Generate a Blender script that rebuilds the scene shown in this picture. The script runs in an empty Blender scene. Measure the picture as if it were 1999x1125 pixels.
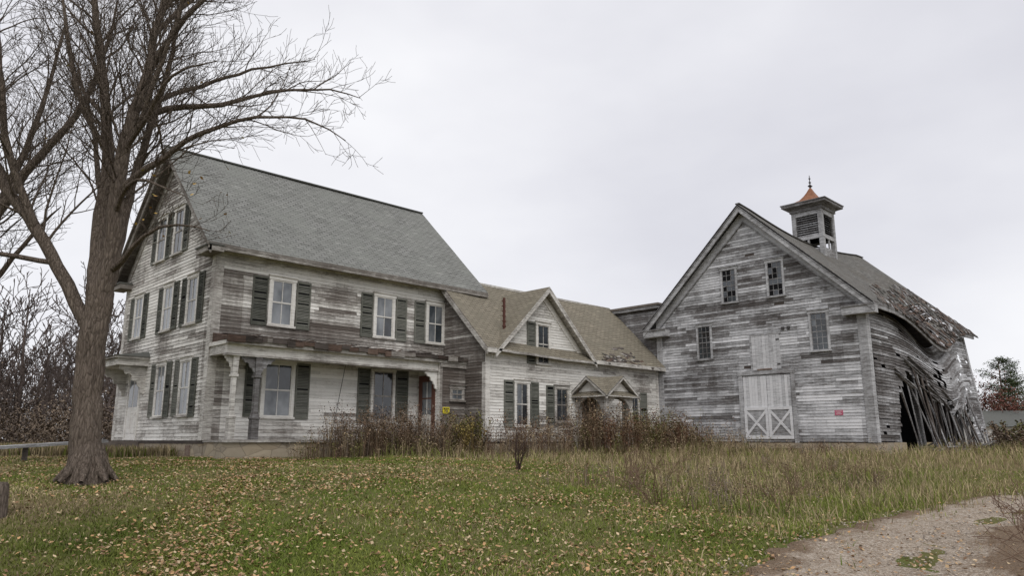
import bpy, math, random
import numpy as np
from mathutils import Vector, noise, Matrix
random.seed(7); rng=np.random.default_rng(11)
scene=bpy.context.scene
A45=math.radians(45.4); FX,FY=math.cos(A45),math.sin(A45)
CX,CY=-9.50,-23.08
def fr_rt(x,y):
    dx,dy=x-CX,y-CY
    return dx*FX+dy*FY, dx*FY-dy*FX
def from_fr(f,r): return CX+f*FX+r*FY, CY+f*FY-r*FX
def sm(a,b,x):
    t=np.clip((x-a)/(b-a),0,1); return t*t*(3-2*t)

# ---------------------------------------------------------------- terrain
def H(x,y):
    x=np.asarray(x,float); y=np.asarray(y,float)
    f,r=fr_rt(x,y)
    a=np.interp(f,[-60,0,8,12,15,20,26,60,200],[-1.6,-1.6,-1.5,-1.13,-.80,-.58,-.53,-.45,-.5])
    b=np.interp(f,[-60,0,10,17,21,25,29,33,40,60,200],[-1.6,-1.6,-1.5,-1.36,-1.12,-.76,-.50,-.55,-.9,-.9,-.9])
    w=sm(-3,7,r)
    z=a*(1-w)+b*w
    z=z+.05*np.sin(x*.9+1.3)*np.cos(y*.8)+.03*np.sin(x*2.3)*np.sin(y*2.1+.7)
    return z
def hz(x,y): return float(H(x,y))
def drive_edges(x):
    yl=np.interp(x,[-9,-5,-1.2,2.1,6.6,11,16,30],[-26.5,-21.3,-18.4,-17.8,-17.7,-18.2,-19.4,-22])
    yr=np.interp(x,[-9,-3,1,4,8,12,18,32],[-36,-30,-24,-22.6,-22.5,-23.5,-25,-27])
    return yl,yr
def in_build(x,y):
    return ((x>-.15)&(x<9.3)&(y>-1.4)&(y<8.5))|((x>=9.3)&(x<21)&(y>-2.45)&(y<8.5))|((x>20.6)&(x<34.6)&(y>-12.35)&(y<4))

# ---------------------------------------------------------------- materials
def newmat(name,rough=.85,spec=.25):
    m=bpy.data.materials.new(name); m.use_nodes=True
    b=m.node_tree.nodes['Principled BSDF']
    b.inputs['Roughness'].default_value=rough
    b.inputs['Specular IOR Level'].default_value=spec
    return m,m.node_tree,b
def node(nt,t,ins=None,**kw):
    n=nt.nodes.new(t)
    for k,v in kw.items(): setattr(n,k,v)
    return n
def math_(nt,op,a,b=None,c=None):
    n=nt.nodes.new('ShaderNodeMath'); n.operation=op
    for i,v in enumerate([a,b,c]):
        if v is None: continue
        if isinstance(v,bpy.types.NodeSocket): nt.links.new(v,n.inputs[i])
        else: n.inputs[i].default_value=v
    return n.outputs[0]
def ramp(nt,fac,stops):
    n=nt.nodes.new('ShaderNodeValToRGB'); nt.links.new(fac,n.inputs[0])
    e=n.color_ramp.elements
    while len(e)<len(stops): e.new(.5)
    for i,(p,c) in enumerate(stops):
        e[i].position=p; e[i].color=(*c,1)
    return n.outputs[0]
def mix(nt,fac,a,b,blend='MIX'):
    n=nt.nodes.new('ShaderNodeMix'); n.data_type='RGBA'; n.blend_type=blend
    for i,v in ((0,fac),(6,a),(7,b)):
        if isinstance(v,bpy.types.NodeSocket): nt.links.new(v,n.inputs[i])
        else: n.inputs[i].default_value=(v if i==0 else (*v,1))
    return n.outputs[2]
def coords(nt,scale,kind='Object',rot=None):
    tc=nt.nodes.new('ShaderNodeTexCoord'); mp=nt.nodes.new('ShaderNodeMapping')
    nt.links.new(tc.outputs[kind],mp.inputs[0]); mp.inputs['Scale'].default_value=scale
    return mp.outputs[0]
def noise_(nt,vec,scale=1,detail=4,rough=.6):
    n=nt.nodes.new('ShaderNodeTexNoise'); nt.links.new(vec,n.inputs['Vector'])
    n.inputs['Scale'].default_value=scale; n.inputs['Detail'].default_value=detail; n.inputs['Roughness'].default_value=rough
    return n.outputs['Fac']
def bump(nt,b,h,strength=.3,dist=.02):
    n=nt.nodes.new('ShaderNodeBump'); nt.links.new(h,n.inputs['Height'])
    n.inputs['Strength'].default_value=strength; n.inputs['Distance'].default_value=dist
    nt.links.new(n.outputs[0],b.inputs['Normal'])

def weathered(name,stops,amp=.75):
    m,nt,b=newmat(name,.88,.15)
    at=node(nt,'ShaderNodeAttribute',attribute_name='Col')
    sp=nt.nodes.new('ShaderNodeSeparateColor'); nt.links.new(at.outputs['Color'],sp.inputs[0])
    n1=noise_(nt,coords(nt,(1.3,1.3,14)),1.6,6,.7)
    n2=noise_(nt,coords(nt,(9,9,60)),1,4,.7)
    n3=noise_(nt,coords(nt,(.55,.55,.7)),1,3,.6)
    n4=noise_(nt,coords(nt,(5,5,.7)),1,4,.7)
    s=math_(nt,'MULTIPLY_ADD',n1,amp*1.5,-.5*amp*1.5)
    s=math_(nt,'ADD',s,sp.outputs[0])
    s=math_(nt,'ADD',s,math_(nt,'MULTIPLY_ADD',n2,amp*.9,-.45*amp))
    s=math_(nt,'ADD',s,math_(nt,'MULTIPLY_ADD',n3,.7,-.35))
    s=math_(nt,'ADD',s,math_(nt,'MULTIPLY_ADD',n4,.35,-.175))
    c=ramp(nt,s,stops)
    g=math_(nt,'MULTIPLY_ADD',sp.outputs[1],.6,.7)
    cc=nt.nodes.new('ShaderNodeCombineColor')
    for i in range(3): nt.links.new(g,cc.inputs[i])
    c=mix(nt,1.0,c,cc.outputs[0],'MULTIPLY')
    nt.links.new(c,b.inputs['Base Color'])
    bump(nt,b,n2,.35,.01)
    return m
M={}
M['siding']=weathered('weathered_clapboard',[(0,(.80,.785,.745)),(.32,(.65,.63,.59)),(.48,(.43,.41,.38)),(.66,(.235,.215,.195)),(1,(.11,.092,.08))])
M['barn']=weathered('barn_boards',[(0,(.68,.68,.69)),(.26,(.52,.52,.53)),(.47,(.34,.34,.345)),(.68,(.18,.172,.17)),(1,(.07,.062,.058))],.85)
M['dark']=weathered('dark_wood',[(0,(.20,.175,.155)),(.5,(.105,.088,.078)),(1,(.03,.025,.022))])
M['shutter']=weathered('shutter_paint',[(0,(.20,.20,.175)),(.35,(.115,.118,.10)),(.6,(.078,.08,.068)),(1,(.045,.042,.037))],.6)
M['rust']=weathered('rusty_edge',[(0,(.30,.25,.21)),(.35,(.17,.125,.10)),(.6,(.11,.074,.058)),(1,(.035,.026,.022))])
def simple(name,col,rough=.8,spec=.2,var=.25,scale=6,metal=0):
    m,nt,b=newmat(name,rough,spec)
    n=noise_(nt,coords(nt,(1,1,1)),scale,5,.65)
    c=mix(nt,n,tuple(v*(1-var) for v in col),tuple(min(1,v*(1+var)) for v in col))
    nt.links.new(c,b.inputs['Base Color']); b.inputs['Metallic'].default_value=metal
    bump(nt,b,n,.2,.01)
    return m
M['black']=simple('shade_black',(.012,.012,.013),.9,.05)  # near-black colour painted in for deep shade inside openings and behind louvres
M['yellow']=simple('yellow_sign',(.75,.62,.03),.6,.3,.08)
M['pink']=simple('red_sign',(.50,.12,.19),.6,.3,.1)
M['white']=simple('white_print',(.75,.72,.72),.6,.3,.05)
M['ink']=simple('black_print',(.02,.02,.02),.6,.3,.05)
M['reddoor']=simple('red_brown_paint',(.12,.055,.04),.7,.3,.35)
M['flue']=simple('rusted_flue',(.11,.05,.04),.8,.2,.5,9)
M['copper']=simple('rusted_copper',(.25,.115,.065),.75,.25,.55,5)
M['iron']=simple('iron',(.05,.045,.045),.6,.4)
def glassmat(name,c1,c2,scale=1.2):
    m,nt,b=newmat(name,.07,.9)
    n=noise_(nt,coords(nt,(1,1,.6)),scale,3,.6)
    c=ramp(nt,n,[(.38,c1),(.62,c2)])
    nt.links.new(c,b.inputs['Base Color'])
    bump(nt,b,noise_(nt,coords(nt,(3,3,3)),1,2,.5),.12,.02)
    return m
M['glass']=glassmat('window_glass_curtain_sky',(.06,.07,.08),(.24,.255,.27))  # pale mottle painted into the glass for curtains and reflected sky
M['glassdark']=glassmat('dark_window_glass',(.010,.011,.013),(.04,.05,.06),1.6)
def stonemat():
    m,nt,b=newmat('foundation_stone',.92,.1)
    at=node(nt,'ShaderNodeTexVoronoi',feature='F1'); nt.links.new(coords(nt,(1.5,1.5,3.2)),at.inputs['Vector']); at.inputs['Scale'].default_value=1.3
    e=node(nt,'ShaderNodeTexVoronoi',feature='DISTANCE_TO_EDGE'); nt.links.new(coords(nt,(1.5,1.5,3.2)),e.inputs['Vector']); e.inputs['Scale'].default_value=1.3
    n=noise_(nt,coords(nt,(1,1,1)),9,5,.7)
    bw=nt.nodes.new('ShaderNodeRGBToBW'); nt.links.new(at.outputs['Color'],bw.inputs[0])
    c=ramp(nt,bw.outputs[0],[(.2,(.38,.31,.22)),(.5,(.47,.40,.30)),(.8,(.33,.29,.235))])
    c=mix(nt,math_(nt,'MULTIPLY',n,.5),c,(.22,.18,.135))
    k=math_(nt,'LESS_THAN',e.outputs['Distance'],.03)
    c=mix(nt,math_(nt,'MULTIPLY',k,.45),c,(.14,.115,.09))
    nt.links.new(c,b.inputs['Base Color']); bump(nt,b,e.outputs['Distance'],.6,.05)
    return m
M['stone']=stonemat()
def shingle(name,c1,c2,moss):
    m,nt,b=newmat(name,.93,.08)
    uv=coords(nt,(1,1,1),'UV')
    br=nt.nodes.new('ShaderNodeTexBrick'); nt.links.new(uv,br.inputs['Vector'])
    br.inputs['Scale'].default_value=1; br.inputs['Brick Width'].default_value=.30; br.inputs['Row Height'].default_value=.145
    br.inputs['Mortar Size'].default_value=.012; br.inputs['Mortar Smooth'].default_value=.3; br.inputs['Bias'].default_value=0
    br.inputs['Color1'].default_value=(*c1,1); br.inputs['Color2'].default_value=(*c2,1)
    br.inputs['Mortar'].default_value=(c1[0]*.35,c1[1]*.35,c1[2]*.35,1)
    n=noise_(nt,uv,.55,6,.65)
    n2=noise_(nt,coords(nt,(14,3,1),'UV'),1,5,.7)
    n3=noise_(nt,coords(nt,(1.2,7,1),'UV'),1,3,.6)
    c=mix(nt,ramp(nt,n,[(.42,(0,0,0)),(.62,(.8,.8,.8))]),br.outputs['Color'],moss)
    c=mix(nt,math_(nt,'MULTIPLY',n2,.45),c,(c1[0]*.45,c1[1]*.45,c1[2]*.45))
    c=mix(nt,ramp(nt,n3,[(.60,(0,0,0)),(.70,(.6,.6,.6))]),c,(c2[0]*1.3,c2[1]*1.3,c2[2]*1.27))
    nt.links.new(c,b.inputs['Base Color'])
    sx=nt.nodes.new('ShaderNodeSeparateXYZ'); nt.links.new(uv,sx.inputs[0])
    fr=math_(nt,'FRACT',math_(nt,'DIVIDE',sx.outputs[1],.145))
    hh=math_(nt,'ADD',math_(nt,'MULTIPLY',fr,-.8),math_(nt,'MULTIPLY',br.outputs['Fac'],-.5))
    hh=math_(nt,'ADD',hh,math_(nt,'MULTIPLY',n2,.8))
    bump(nt,b,hh,.8,.025)
    return m
M['roof']=shingle('asphalt_shingles_grey',(.20,.202,.188),(.295,.296,.28),(.25,.256,.235))
M['roof2']=shingle('asphalt_shingles_tan',(.225,.20,.155),(.31,.275,.215),(.225,.205,.16))
M['roof3']=shingle('barn_shingles',(.155,.15,.14),(.23,.222,.205),(.14,.128,.112))

def attrmat(name,rough=.9,spec=.1,noiseamt=.3,nscale=20):
    m,nt,b=newmat(name,rough,spec)
    at=node(nt,'ShaderNodeAttribute',attribute_name='Col')
    n=noise_(nt,coords(nt,(1,1,1)),nscale,3,.6)
    c=mix(nt,math_(nt,'MULTIPLY',n,noiseamt),at.outputs['Color'],(.02,.015,.01))
    nt.links.new(c,b.inputs['Base Color'])
    return m
M['grass']=attrmat('grass_blades',.8,.15,.1)
M['leaf']=attrmat('dry_leaves',.8,.15,.15)
M['twig']=attrmat('plant_stems',.9,.1,.3)

# ---------------------------------------------------------------- mesh builders
class MB:
    def __init__(s): s.v=[];s.f=[];s.m=[];s.c=[];s.uv=[];s.mats=[]
    def mi(s,k):
        if k not in s.mats: s.mats.append(k)
        return s.mats.index(k)
    def face(s,pts,mat,col=(.5,.5,0),uv=None):
        n=len(s.v); s.v.extend(pts); s.f.append(list(range(n,n+len(pts))))
        s.m.append(s.mi(mat)); s.c.append(col); s.uv.append(uv or [(0,0)]*len(pts))
    def box8(s,p,mat,col=(.5,.5,0)):
        for q in ((0,1,2,3),(7,6,5,4),(0,4,5,1),(1,5,6,2),(2,6,7,3),(3,7,4,0)):
            s.face([p[i] for i in q],mat,col)
    def fbox(s,fr,u0,u1,z0,z1,n0,n1,mat,col=(.5,.5,0)):
        s.box8([fr.p(u0,z0,n1),fr.p(u1,z0,n1),fr.p(u1,z1,n1),fr.p(u0,z1,n1),
                fr.p(u0,z0,n0),fr.p(u1,z0,n0),fr.p(u1,z1,n0),fr.p(u0,z1,n0)],mat,col)
    def beam(s,a,b,w,h,mat,col=(.5,.5,0),up=(0,0,1),w2=None,h2=None):
        a=Vector(a);b=Vector(b);d=(b-a).normalized();up=Vector(up)
        if abs(d.dot(up))>.98: up=Vector((1,0,0))
        sd=d.cross(up).normalized();uu=sd.cross(d).normalized()
        w2=w if w2 is None else w2;h2=h if h2 is None else h2
        P=[]
        for c,ww,hh in ((a,w,h),(b,w2,h2)):
            for x,y in ((-1,-1),(1,-1),(1,1),(-1,1)):
                P.append(tuple(c+sd*(x*ww/2)+uu*(y*hh/2)))
        s.box8(P,mat,col)
    def plate(s,fr,pts,n0,n1,mat,col=(.5,.5,0)):
        s.face([fr.p(u,z,n1) for u,z in pts],mat,col)
        s.face([fr.p(u,z,n0) for u,z in reversed(pts)],mat,col)
        k=len(pts)
        for i in range(k):
            a,b=pts[i],pts[(i+1)%k]
            s.face([fr.p(*a,n1),fr.p(*b,n1),fr.p(*b,n0),fr.p(*a,n0)],mat,col)
    def build(s,name,parent=None):
        me=bpy.data.meshes.new(name); me.from_pydata([tuple(v) for v in s.v],[],s.f)
        for k in s.mats: me.materials.append(M[k])
        me.polygons.foreach_set('material_index',s.m)
        ca=me.color_attributes.new('Col','FLOAT_COLOR','CORNER')
        cols=[]
        for f,c in zip(s.f,s.c): cols.extend((c[0],c[1],c[2],1.0)*len(f))
        ca.data.foreach_set('color',cols)
        ul=me.uv_layers.new(name='UVMap'); uu=[]
        for q in s.uv:
            for a in q: uu.extend(a)
        ul.data.foreach_set('uv',uu)
        me.update()
        o=bpy.data.objects.new(name,me); scene.collection.objects.link(o)
        if parent: o.parent=parent
        return o
class Fr:
    def __init__(s,O,U,N): s.O=O;s.U=U;s.N=N
    def p(s,u,z,n): return (s.O[0]+s.U[0]*u+s.N[0]*n, s.O[1]+s.U[1]*u+s.N[1]*n, s.O[2]+z)
def empty(name):
    e=bpy.data.objects.new(name,None); scene.collection.objects.link(e); return e
def nz(x,y,z=0): return noise.noise(Vector((x,y,z)))

def siding(mb,fr,z0,z1,rng_f,wearf,mat='siding',row=.115,seg=.45,deform=None,skip=None,jit=.003,miss=0.0,bv=.1):
    z=z0;r=0
    while z<z1-.01:
        zt=min(z+row,z1)
        a,b=rng_f((z+zt)/2)
        if b-a>.05:
            u=a; nextb=a+random.uniform(.8,3.5); bo=random.gauss(0,bv); bg=random.uniform(.35,.65); jn=random.uniform(0,jit); dz=random.gauss(0,jit*.6)
            while u<b-.001:
                u2=min(u+seg,b)
                if u2>nextb:
                    u2=min(nextb,b)
                if not (skip and skip((u+u2)/2,(z+zt)/2)) and not (miss and random.random()<miss):
                    w=wearf((u+u2)/2,(z+zt)/2)+bo
                    col=(w,bg,0)
                    P=[(u,z+dz,.024+jn),(u2,z+dz,.024+jn),(u2,zt+.004+dz,.007),(u,zt+.004+dz,.007),(u,z+dz,.001),(u2,z+dz,.001)]
                    if deform: P=[deform(*q) for q in P]
                    P=[fr.p(*q) for q in P]
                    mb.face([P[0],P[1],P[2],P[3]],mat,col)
                    mb.face([P[4],P[5],P[1],P[0]],mat,(w+.35,.1,0))  # underside lip coloured darker, a painted shadow line below each board
                if u2>=nextb-1e-6:
                    nextb=u2+random.uniform(1.2,4); bo=random.gauss(0,bv); bg=random.uniform(.3,.7); jn=random.uniform(0,jit); dz=random.gauss(0,jit*.6)
                u=u2
        z=zt; r+=1

def window(mb,fr,u0,u1,z0,z1,mat='siding',glass='glass',cols=2,rows=1,wear=.25,broken=0,cas=.1,s=.045,mw=.012,sw=None):
    c=(wear,.5,0); sc=c if sw is None else (sw,.45,0)
    mb.fbox(fr,u0,u0+cas,z0,z1,0,.06,mat,c); mb.fbox(fr,u1-cas,u1,z0,z1,0,.06,mat,c)
    mb.fbox(fr,u0-.03,u1+.03,z1-.003,z1+.12,0,.075,mat,c); mb.fbox(fr,u0-.05,u1+.05,z1+.12,z1+.15,0,.12,mat,(wear+.1,.5,0))
    mb.fbox(fr,u0-.04,u1+.04,z0-.07,z0,0,.11,mat,(wear+.15,.5,0))
    a,b=u0+cas,u1-cas
    zm=(z0+z1)/2
    for (q0,q1,nn) in ((zm-.02,z1-.003,.052),(z0,zm+.02,.044)):
        mb.fbox(fr,a,a+s,q0,q1,.025,nn,mat,sc); mb.fbox(fr,b-s,b,q0,q1,.025,nn,mat,sc)
        mb.fbox(fr,a+s,b-s,q1-s,q1,.025,nn,mat,sc); mb.fbox(fr,a+s,b-s,q0,q0+s,.025,nn,mat,sc)
        for i in range(1,cols):
            uu=a+(b-a)*i/cols; mb.fbox(fr,uu-mw,uu+mw,q0+s,q1-s,.027,nn-.006,mat,sc)
        for i in range(1,rows):
            zz=q0+(q1-q0)*i/rows; mb.fbox(fr,a+s,b-s,zz-mw,zz+mw,.027,nn-.008,mat,sc)
        for i in range(cols):
            for j in range(rows):
                g='glassdark' if random.random()<broken else glass
                ua=a+(b-a)*i/cols; ub=a+(b-a)*(i+1)/cols; za=q0+(q1-q0)*j/rows; zb=q0+(q1-q0)*(j+1)/rows
                t=random.uniform(-.003,.003)
                mb.face([fr.p(ua,za,.03),fr.p(ub,za,.03+t),fr.p(ub,zb,.03+t),fr.p(ua,zb,.03)],g)
def shutter(mb,fr,u0,u1,z0,z1,tilt=0):
    w=random.uniform(.0,.5); c=(w,.5,0); s=.05; n0,n1=.03,.065
    dz=random.uniform(-.03,.03); z0+=dz; z1+=dz
    P=lambda a,b,q,r,m0,m1,cc: mb.fbox(fr,a,b,q,r,m0,m1,'shutter',cc)
    P(u0,u0+s,z0,z1,n0,n1,c);P(u1-s,u1,z0,z1,n0,n1,c);P(u0+s,u1-s,z1-.07,z1,n0,n1,c);P(u0+s,u1-s,z0,z0+.09,n0,n1,c)
    zm=(z0+z1)/2; P(u0+s,u1-s,zm-.035,zm+.035,n0,n1-.002,c)
    mb.face([fr.p(u0+s,z0,.032),fr.p(u1-s,z0,.032),fr.p(u1-s,z1,.032),fr.p(u0+s,z1,.032)],'black')  # black sheet paints the shade between slats
    z=z0+.09
    while z<z1-.12:
        if abs(z-zm)>.05 and random.random()>.06:
            cc=(w+random.uniform(-.25,.2),random.uniform(.4,.6),0)
            mb.face([fr.p(u0+s,z,.062),fr.p(u1-s,z,.062),fr.p(u1-s,z+.045,.036),fr.p(u0+s,z+.045,.036)],'shutter',cc)
        z+=.052

def roof_patch(mb,e0,e1,r1,r0,thick,top,under,nu=24,nv=12,deform=None,ucol=(.5,.5,0),skip=None):
    e0,e1,r1,r0=map(Vector,(e0,e1,r1,r0)); L=(e1-e0).length; S=(r0-e0).length
    def P(i,j):
        a=e0.lerp(e1,i/nu);b=r0.lerp(r1,i/nu);p=a.lerp(b,j/nv)
        if deform: p=Vector(deform(p,i/nu,j/nv))
        return p
    dn=Vector((0,0,-thick))
    G=[[P(i,j) for j in range(nv+1)] for i in range(nu+1)]
    for i in range(nu):
        for j in range(nv):
            if skip and skip(i/nu,j/nv): 
                continue
            q=[G[i][j],G[i+1][j],G[i+1][j+1],G[i][j+1]]
            uv=[(L*i/nu,S*j/nv),(L*(i+1)/nu,S*j/nv),(L*(i+1)/nu,S*(j+1)/nv),(L*i/nu,S*(j+1)/nv)]
            mb.face(q,top,(.5,.5,0),uv)
            mb.face([p+dn for p in q],under,ucol)
    for i in range(nu):
        for j in (0,nv):
            mb.face([G[i][j]+Vector((0,0,.0)),G[i+1][j],G[i+1][j]+dn,G[i][j]+dn],under,ucol)
    for j in range(nv):
        for i in (0,nu):
            mb.face([G[i][j],G[i][j+1],G[i][j+1]+dn,G[i][j]+dn],under,ucol)

# ================================================================ FARMHOUSE
house=empty('abandoned_farmhouse')
Y0=Fr((0,0,0),(1,0),(0,-1)); X0=Fr((0,0,0),(0,1),(-1,0))
HW,HL,HE,HR=8.4,10.95,6.5,10.62; RY=HW/2
YW=-2.5; XW=9.4; XWE=20.62
WY=Fr((0,YW,0),(1,0),(0,-1)); WX=Fr((XW,0,0),(0,1),(-1,0))
w=MB()
def prism(mb,fr,pts,depth,mat,col=(.6,.4,0)): mb.plate(fr,pts,-depth,0,mat,col)
prism(w,X0,[(0,-.1),(HW,-.1),(HW,HE-.05),(RY,HR-.15),(0,HE-.05)],HL,'dark')
prism(w,WX,[(YW,-.1),(3.2,-.1),(3.2,3.75),(.37,6.55),(YW,3.7)],XWE-XW,'dark')
GC=12.55
w.plate(WY,[(GC-2.75,3.4),(GC+2.75,3.4),(GC,6.0)],-1.5,-.001,'dark')
def up_wear(x,z):
    b=.36+.36*nz(x*.5,z*.8,3)
    if z>3.2:
        b+=.34*math.exp(-((x-.5)/.9)**2)+.28*math.exp(-((x-4.4)/1.2)**2)*(1 if z<5.2 else .4)
        if z<4.3: b+=.14
        if z>5.45: b-=.24
        b+=.12*math.exp(-((x-10)/1)**2)
    else:
        b=.14+.26*nz(x*.6,z,9)+.5*math.exp(-((x)/.9)**2)+.12*(z<.5)
        b+=.2*math.exp(-((x-4.5)/.8)**2)*(z<1.2)
    return b
siding(w,Y0,0,HE-.5,lambda z:(0.05,HL-.05),up_wear,row=.118,bv=.13)
def rg(z):
    if z<HE: return (.05,HW-.05)
    t=(z-HE)/(HR-HE); return (t*RY+.03,HW-t*RY-.03)
siding(w,X0,0,HR-.25,rg,lambda u,z:.33+.34*nz(u*.6,z*.5,5)+(.15 if z>5.8 else 0)+.22*math.exp(-((z-3.1)/.4)**2)+.25*math.exp(-(u/.5)**2),row=.118,bv=.12)
def wing_wear(x,z):
    b=.22+.36*nz(x*.7,z*.7,1)
    if z<.6: b+=.15
    if x>17: b+=.08
    if 12.5<x<14.3 and z<2.4: b+=.2
    if z>2.7: b+=.12
    return b
siding(w,WY,-.05,3.38,lambda z:(XW+.03,XWE),wing_wear,row=.112)
siding(w,WY,3.38,6.0,lambda z:(GC-(6.05-z)*1.02,GC+(6.05-z)*1.02),lambda x,z:.24+.34*nz(x,z,4),row=.112)
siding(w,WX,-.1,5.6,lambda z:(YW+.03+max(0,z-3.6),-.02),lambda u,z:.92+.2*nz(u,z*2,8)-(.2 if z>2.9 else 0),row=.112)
T=lambda a=.35,b=.5:(a,b,0)
w.fbox(Y0,-.035,.24,0,HE-.5,0,.036,'siding',T(.5)); w.fbox(X0,-.0,.26,0,HE-.4,0,.034,'siding',T(.46,.55))
w.fbox(Y0,HL-.22,HL+.03,3,HE-.5,0,.036,'siding',T(.5))
w.fbox(X0,HW-.25,HW+.03,0,HE-.2,0,.034,'siding',T(.35))
w.fbox(Y0,-.03,HL+.03,HE-.62,HE-.12,0,.05,'siding',T(.36,.55)); w.fbox(Y0,-.03,HL+.03,HE-.68,HE-.62,0,.075,'siding',T(.5))
w.fbox(Y0,-.03,HL+.05,HE-.28,HE-.18,.05,.14,'siding',T(.6))
w.fbox(WY,XW-.03,XW+.2,-.05,3.3,0,.036,'siding',T(.3)); w.fbox(WY,XWE-.2,XWE,-.05,3.3,0,.036,'siding',T(.35))
w.fbox(WX,YW-.03,YW+.16,-.05,2.9,0,.034,'siding',T(.45))
w.fbox(WY,GC+2.75,XWE,3.1,3.42,0,.05,'siding',T(.35)); 
def rake(mb,fr,ue,ze,ur,zr,wd,n0,n1,mat,col):
    pts=[(ue,ze-wd),(ur,zr-wd),(ur,zr),(ue,ze)]
    if ue>ur: pts=pts[::-1]
    mb.plate(fr,pts,n0,n1,mat,col)
for s in (0,1):
    ue=-.5 if s==0 else HW+.5; u1=0 if s==0 else HW
    rake(w,X0,ue,HE-.44,RY,HR-.06,.30,.40,.46,'siding',(.66,.45,0))
    rake(w,X0,u1,HE-.12,RY,HR-.2,.42,0,.05,'siding',(.55,.5,0))
    a,b=(-.5,.55) if s==0 else (HW-.55,HW+.5)
    w.fbox(X0,a,b,HE-.66,HE-.48,0,.46,'siding',(.6,.45,0)); w.fbox(X0,a-.03,b+.03,HE-.48,HE-.43,0,.5,'roof',(.5,.5,0))
for s in (-1,1):
    rake(w,WY,GC+s*2.98,3.28,GC,6.15,.22,.36,.42,'siding',(.48,.55,0))
    rake(w,WY,GC+s*2.75,3.4,GC,6.02,.34,0,.05,'siding',(.3,.55,0))
rake(w,WX,-2.92,3.36,.35,6.62,.22,.26,.32,'siding',(.5,.5,0))
rake(w,WX,-2.5,3.6,.35,6.4,.3,0,.04,'siding',(.6,.4,0))
for (a,b,z0,z1,sl,sr) in [(1.82,2.78,3.79,5.32,(1.24,1.78),(2.82,3.36)),(5.99,6.95,3.79,5.32,(5.43,5.95),(6.99,7.5)),(8.45,9.4,3.79,5.32,(7.88,8.40),(9.44,9.96)),
        (1.76,2.94,.76,2.5,(1.2,1.72),(2.98,3.5)),(6.0,7.06,.70,2.5,(5.42,5.95),(7.1,7.66))]:
    g=z0<1 and a>5
    window(w,Y0,a,b,z0,z1,glass='glassdark' if g else 'glass',mat='siding',wear=.3 if g else .14,sw=.6 if g else .2,broken=.1)
    for q in (sl,sr): shutter(w,Y0,q[0],q[1],z0-.05,z1+.08)
for (a,z0,z1) in [(1.2,3.79,5.35),(3.35,3.79,5.35),(6.3,3.79,5.35),(1.2,.8,2.55),(3.35,.8,2.55),(2.95,6.5,8.1),(4.55,6.5,8.1)]:
    window(w,X0,a,a+.92,z0,z1,wear=.3,glass='glass' if z0<6 else 'glassdark',sw=.3 if z0<6 else .55)
    shutter(w,X0,a-.47,a-.03,z0-.05,z1+.08); shutter(w,X0,a+.95,a+1.39,z0-.05,z1+.08) if not(z0>6 and a<4) else None
window(w,WY,12.12,12.98,3.05,4.62,wear=.25,sw=.5,glass='glassdark'); shutter(w,WY,11.6,12.08,3.0,4.7)
window(w,WY,10.89,11.73,.56,2.2,wear=.2,sw=.4,broken=.5); shutter(w,WY,10.33,10.85,.5,2.28); shutter(w,WY,11.77,12.25,.5,2.28)
window(w,WY,13.2,14.08,.75,2.1,wear=.55,sw=.7,glass='glassdark'); shutter(w,WY,12.7,13.16,.7,2.2)
window(w,WY,18.25,19.0,.5,2.1,wear=.4,sw=.6,glass='glassdark'); shutter(w,WY,19.04,19.6,.45,2.2); shutter(w,WY,17.7,18.2,.45,2.2)
# dark vestibule at the end of the porch
VX=Fr((8.15,0,0),(0,1),(-1,0)); VF=Fr((0,-1.35,0),(1,0),(0,-1))
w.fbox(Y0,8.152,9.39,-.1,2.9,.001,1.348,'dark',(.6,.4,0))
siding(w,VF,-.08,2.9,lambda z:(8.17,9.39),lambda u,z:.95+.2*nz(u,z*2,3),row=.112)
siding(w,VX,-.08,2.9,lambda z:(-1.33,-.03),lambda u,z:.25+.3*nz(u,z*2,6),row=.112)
w.fbox(VX,-1.37,-1.23,-.06,2.88,.0,.04,'siding',T(.4)); w.fbox(VF,8.13,8.24,-.06,2.88,0,.038,'siding',T(.62))
window(w,VF,8.62,9.32,1.5,1.92,wear=.6,glass='glass',cas=.07)
w.fbox(VX,-1.12,-1.02,.0,2.3,0,.06,'reddoor'); w.fbox(VX,-.25,-.15,.0,2.3,0,.06,'reddoor'); w.fbox(VX,-1.12,-.15,2.3,2.42,0,.065,'reddoor')
w.fbox(VX,-1.02,-.92,.02,2.3,.0,.05,'reddoor'); w.fbox(VX,-.35,-.25,.02,2.3,0,.05,'reddoor'); w.fbox(VX,-.92,-.35,2.18,2.3,0,.05,'reddoor'); w.fbox(VX,-.92,-.35,.02,.95,0,.045,'siding',T(.3))
w.face([VX.p(-.92,.95,.032),VX.p(-.35,.95,.032),VX.p(-.35,2.18,.032),VX.p(-.92,2.18,.032)],'glass')
w.fbox(VX,-.92,-.35,1.53,1.58,.03,.045,'reddoor'); w.fbox(VX,-.66,-.62,.95,2.18,.032,.043,'siding',T(.35))
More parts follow.
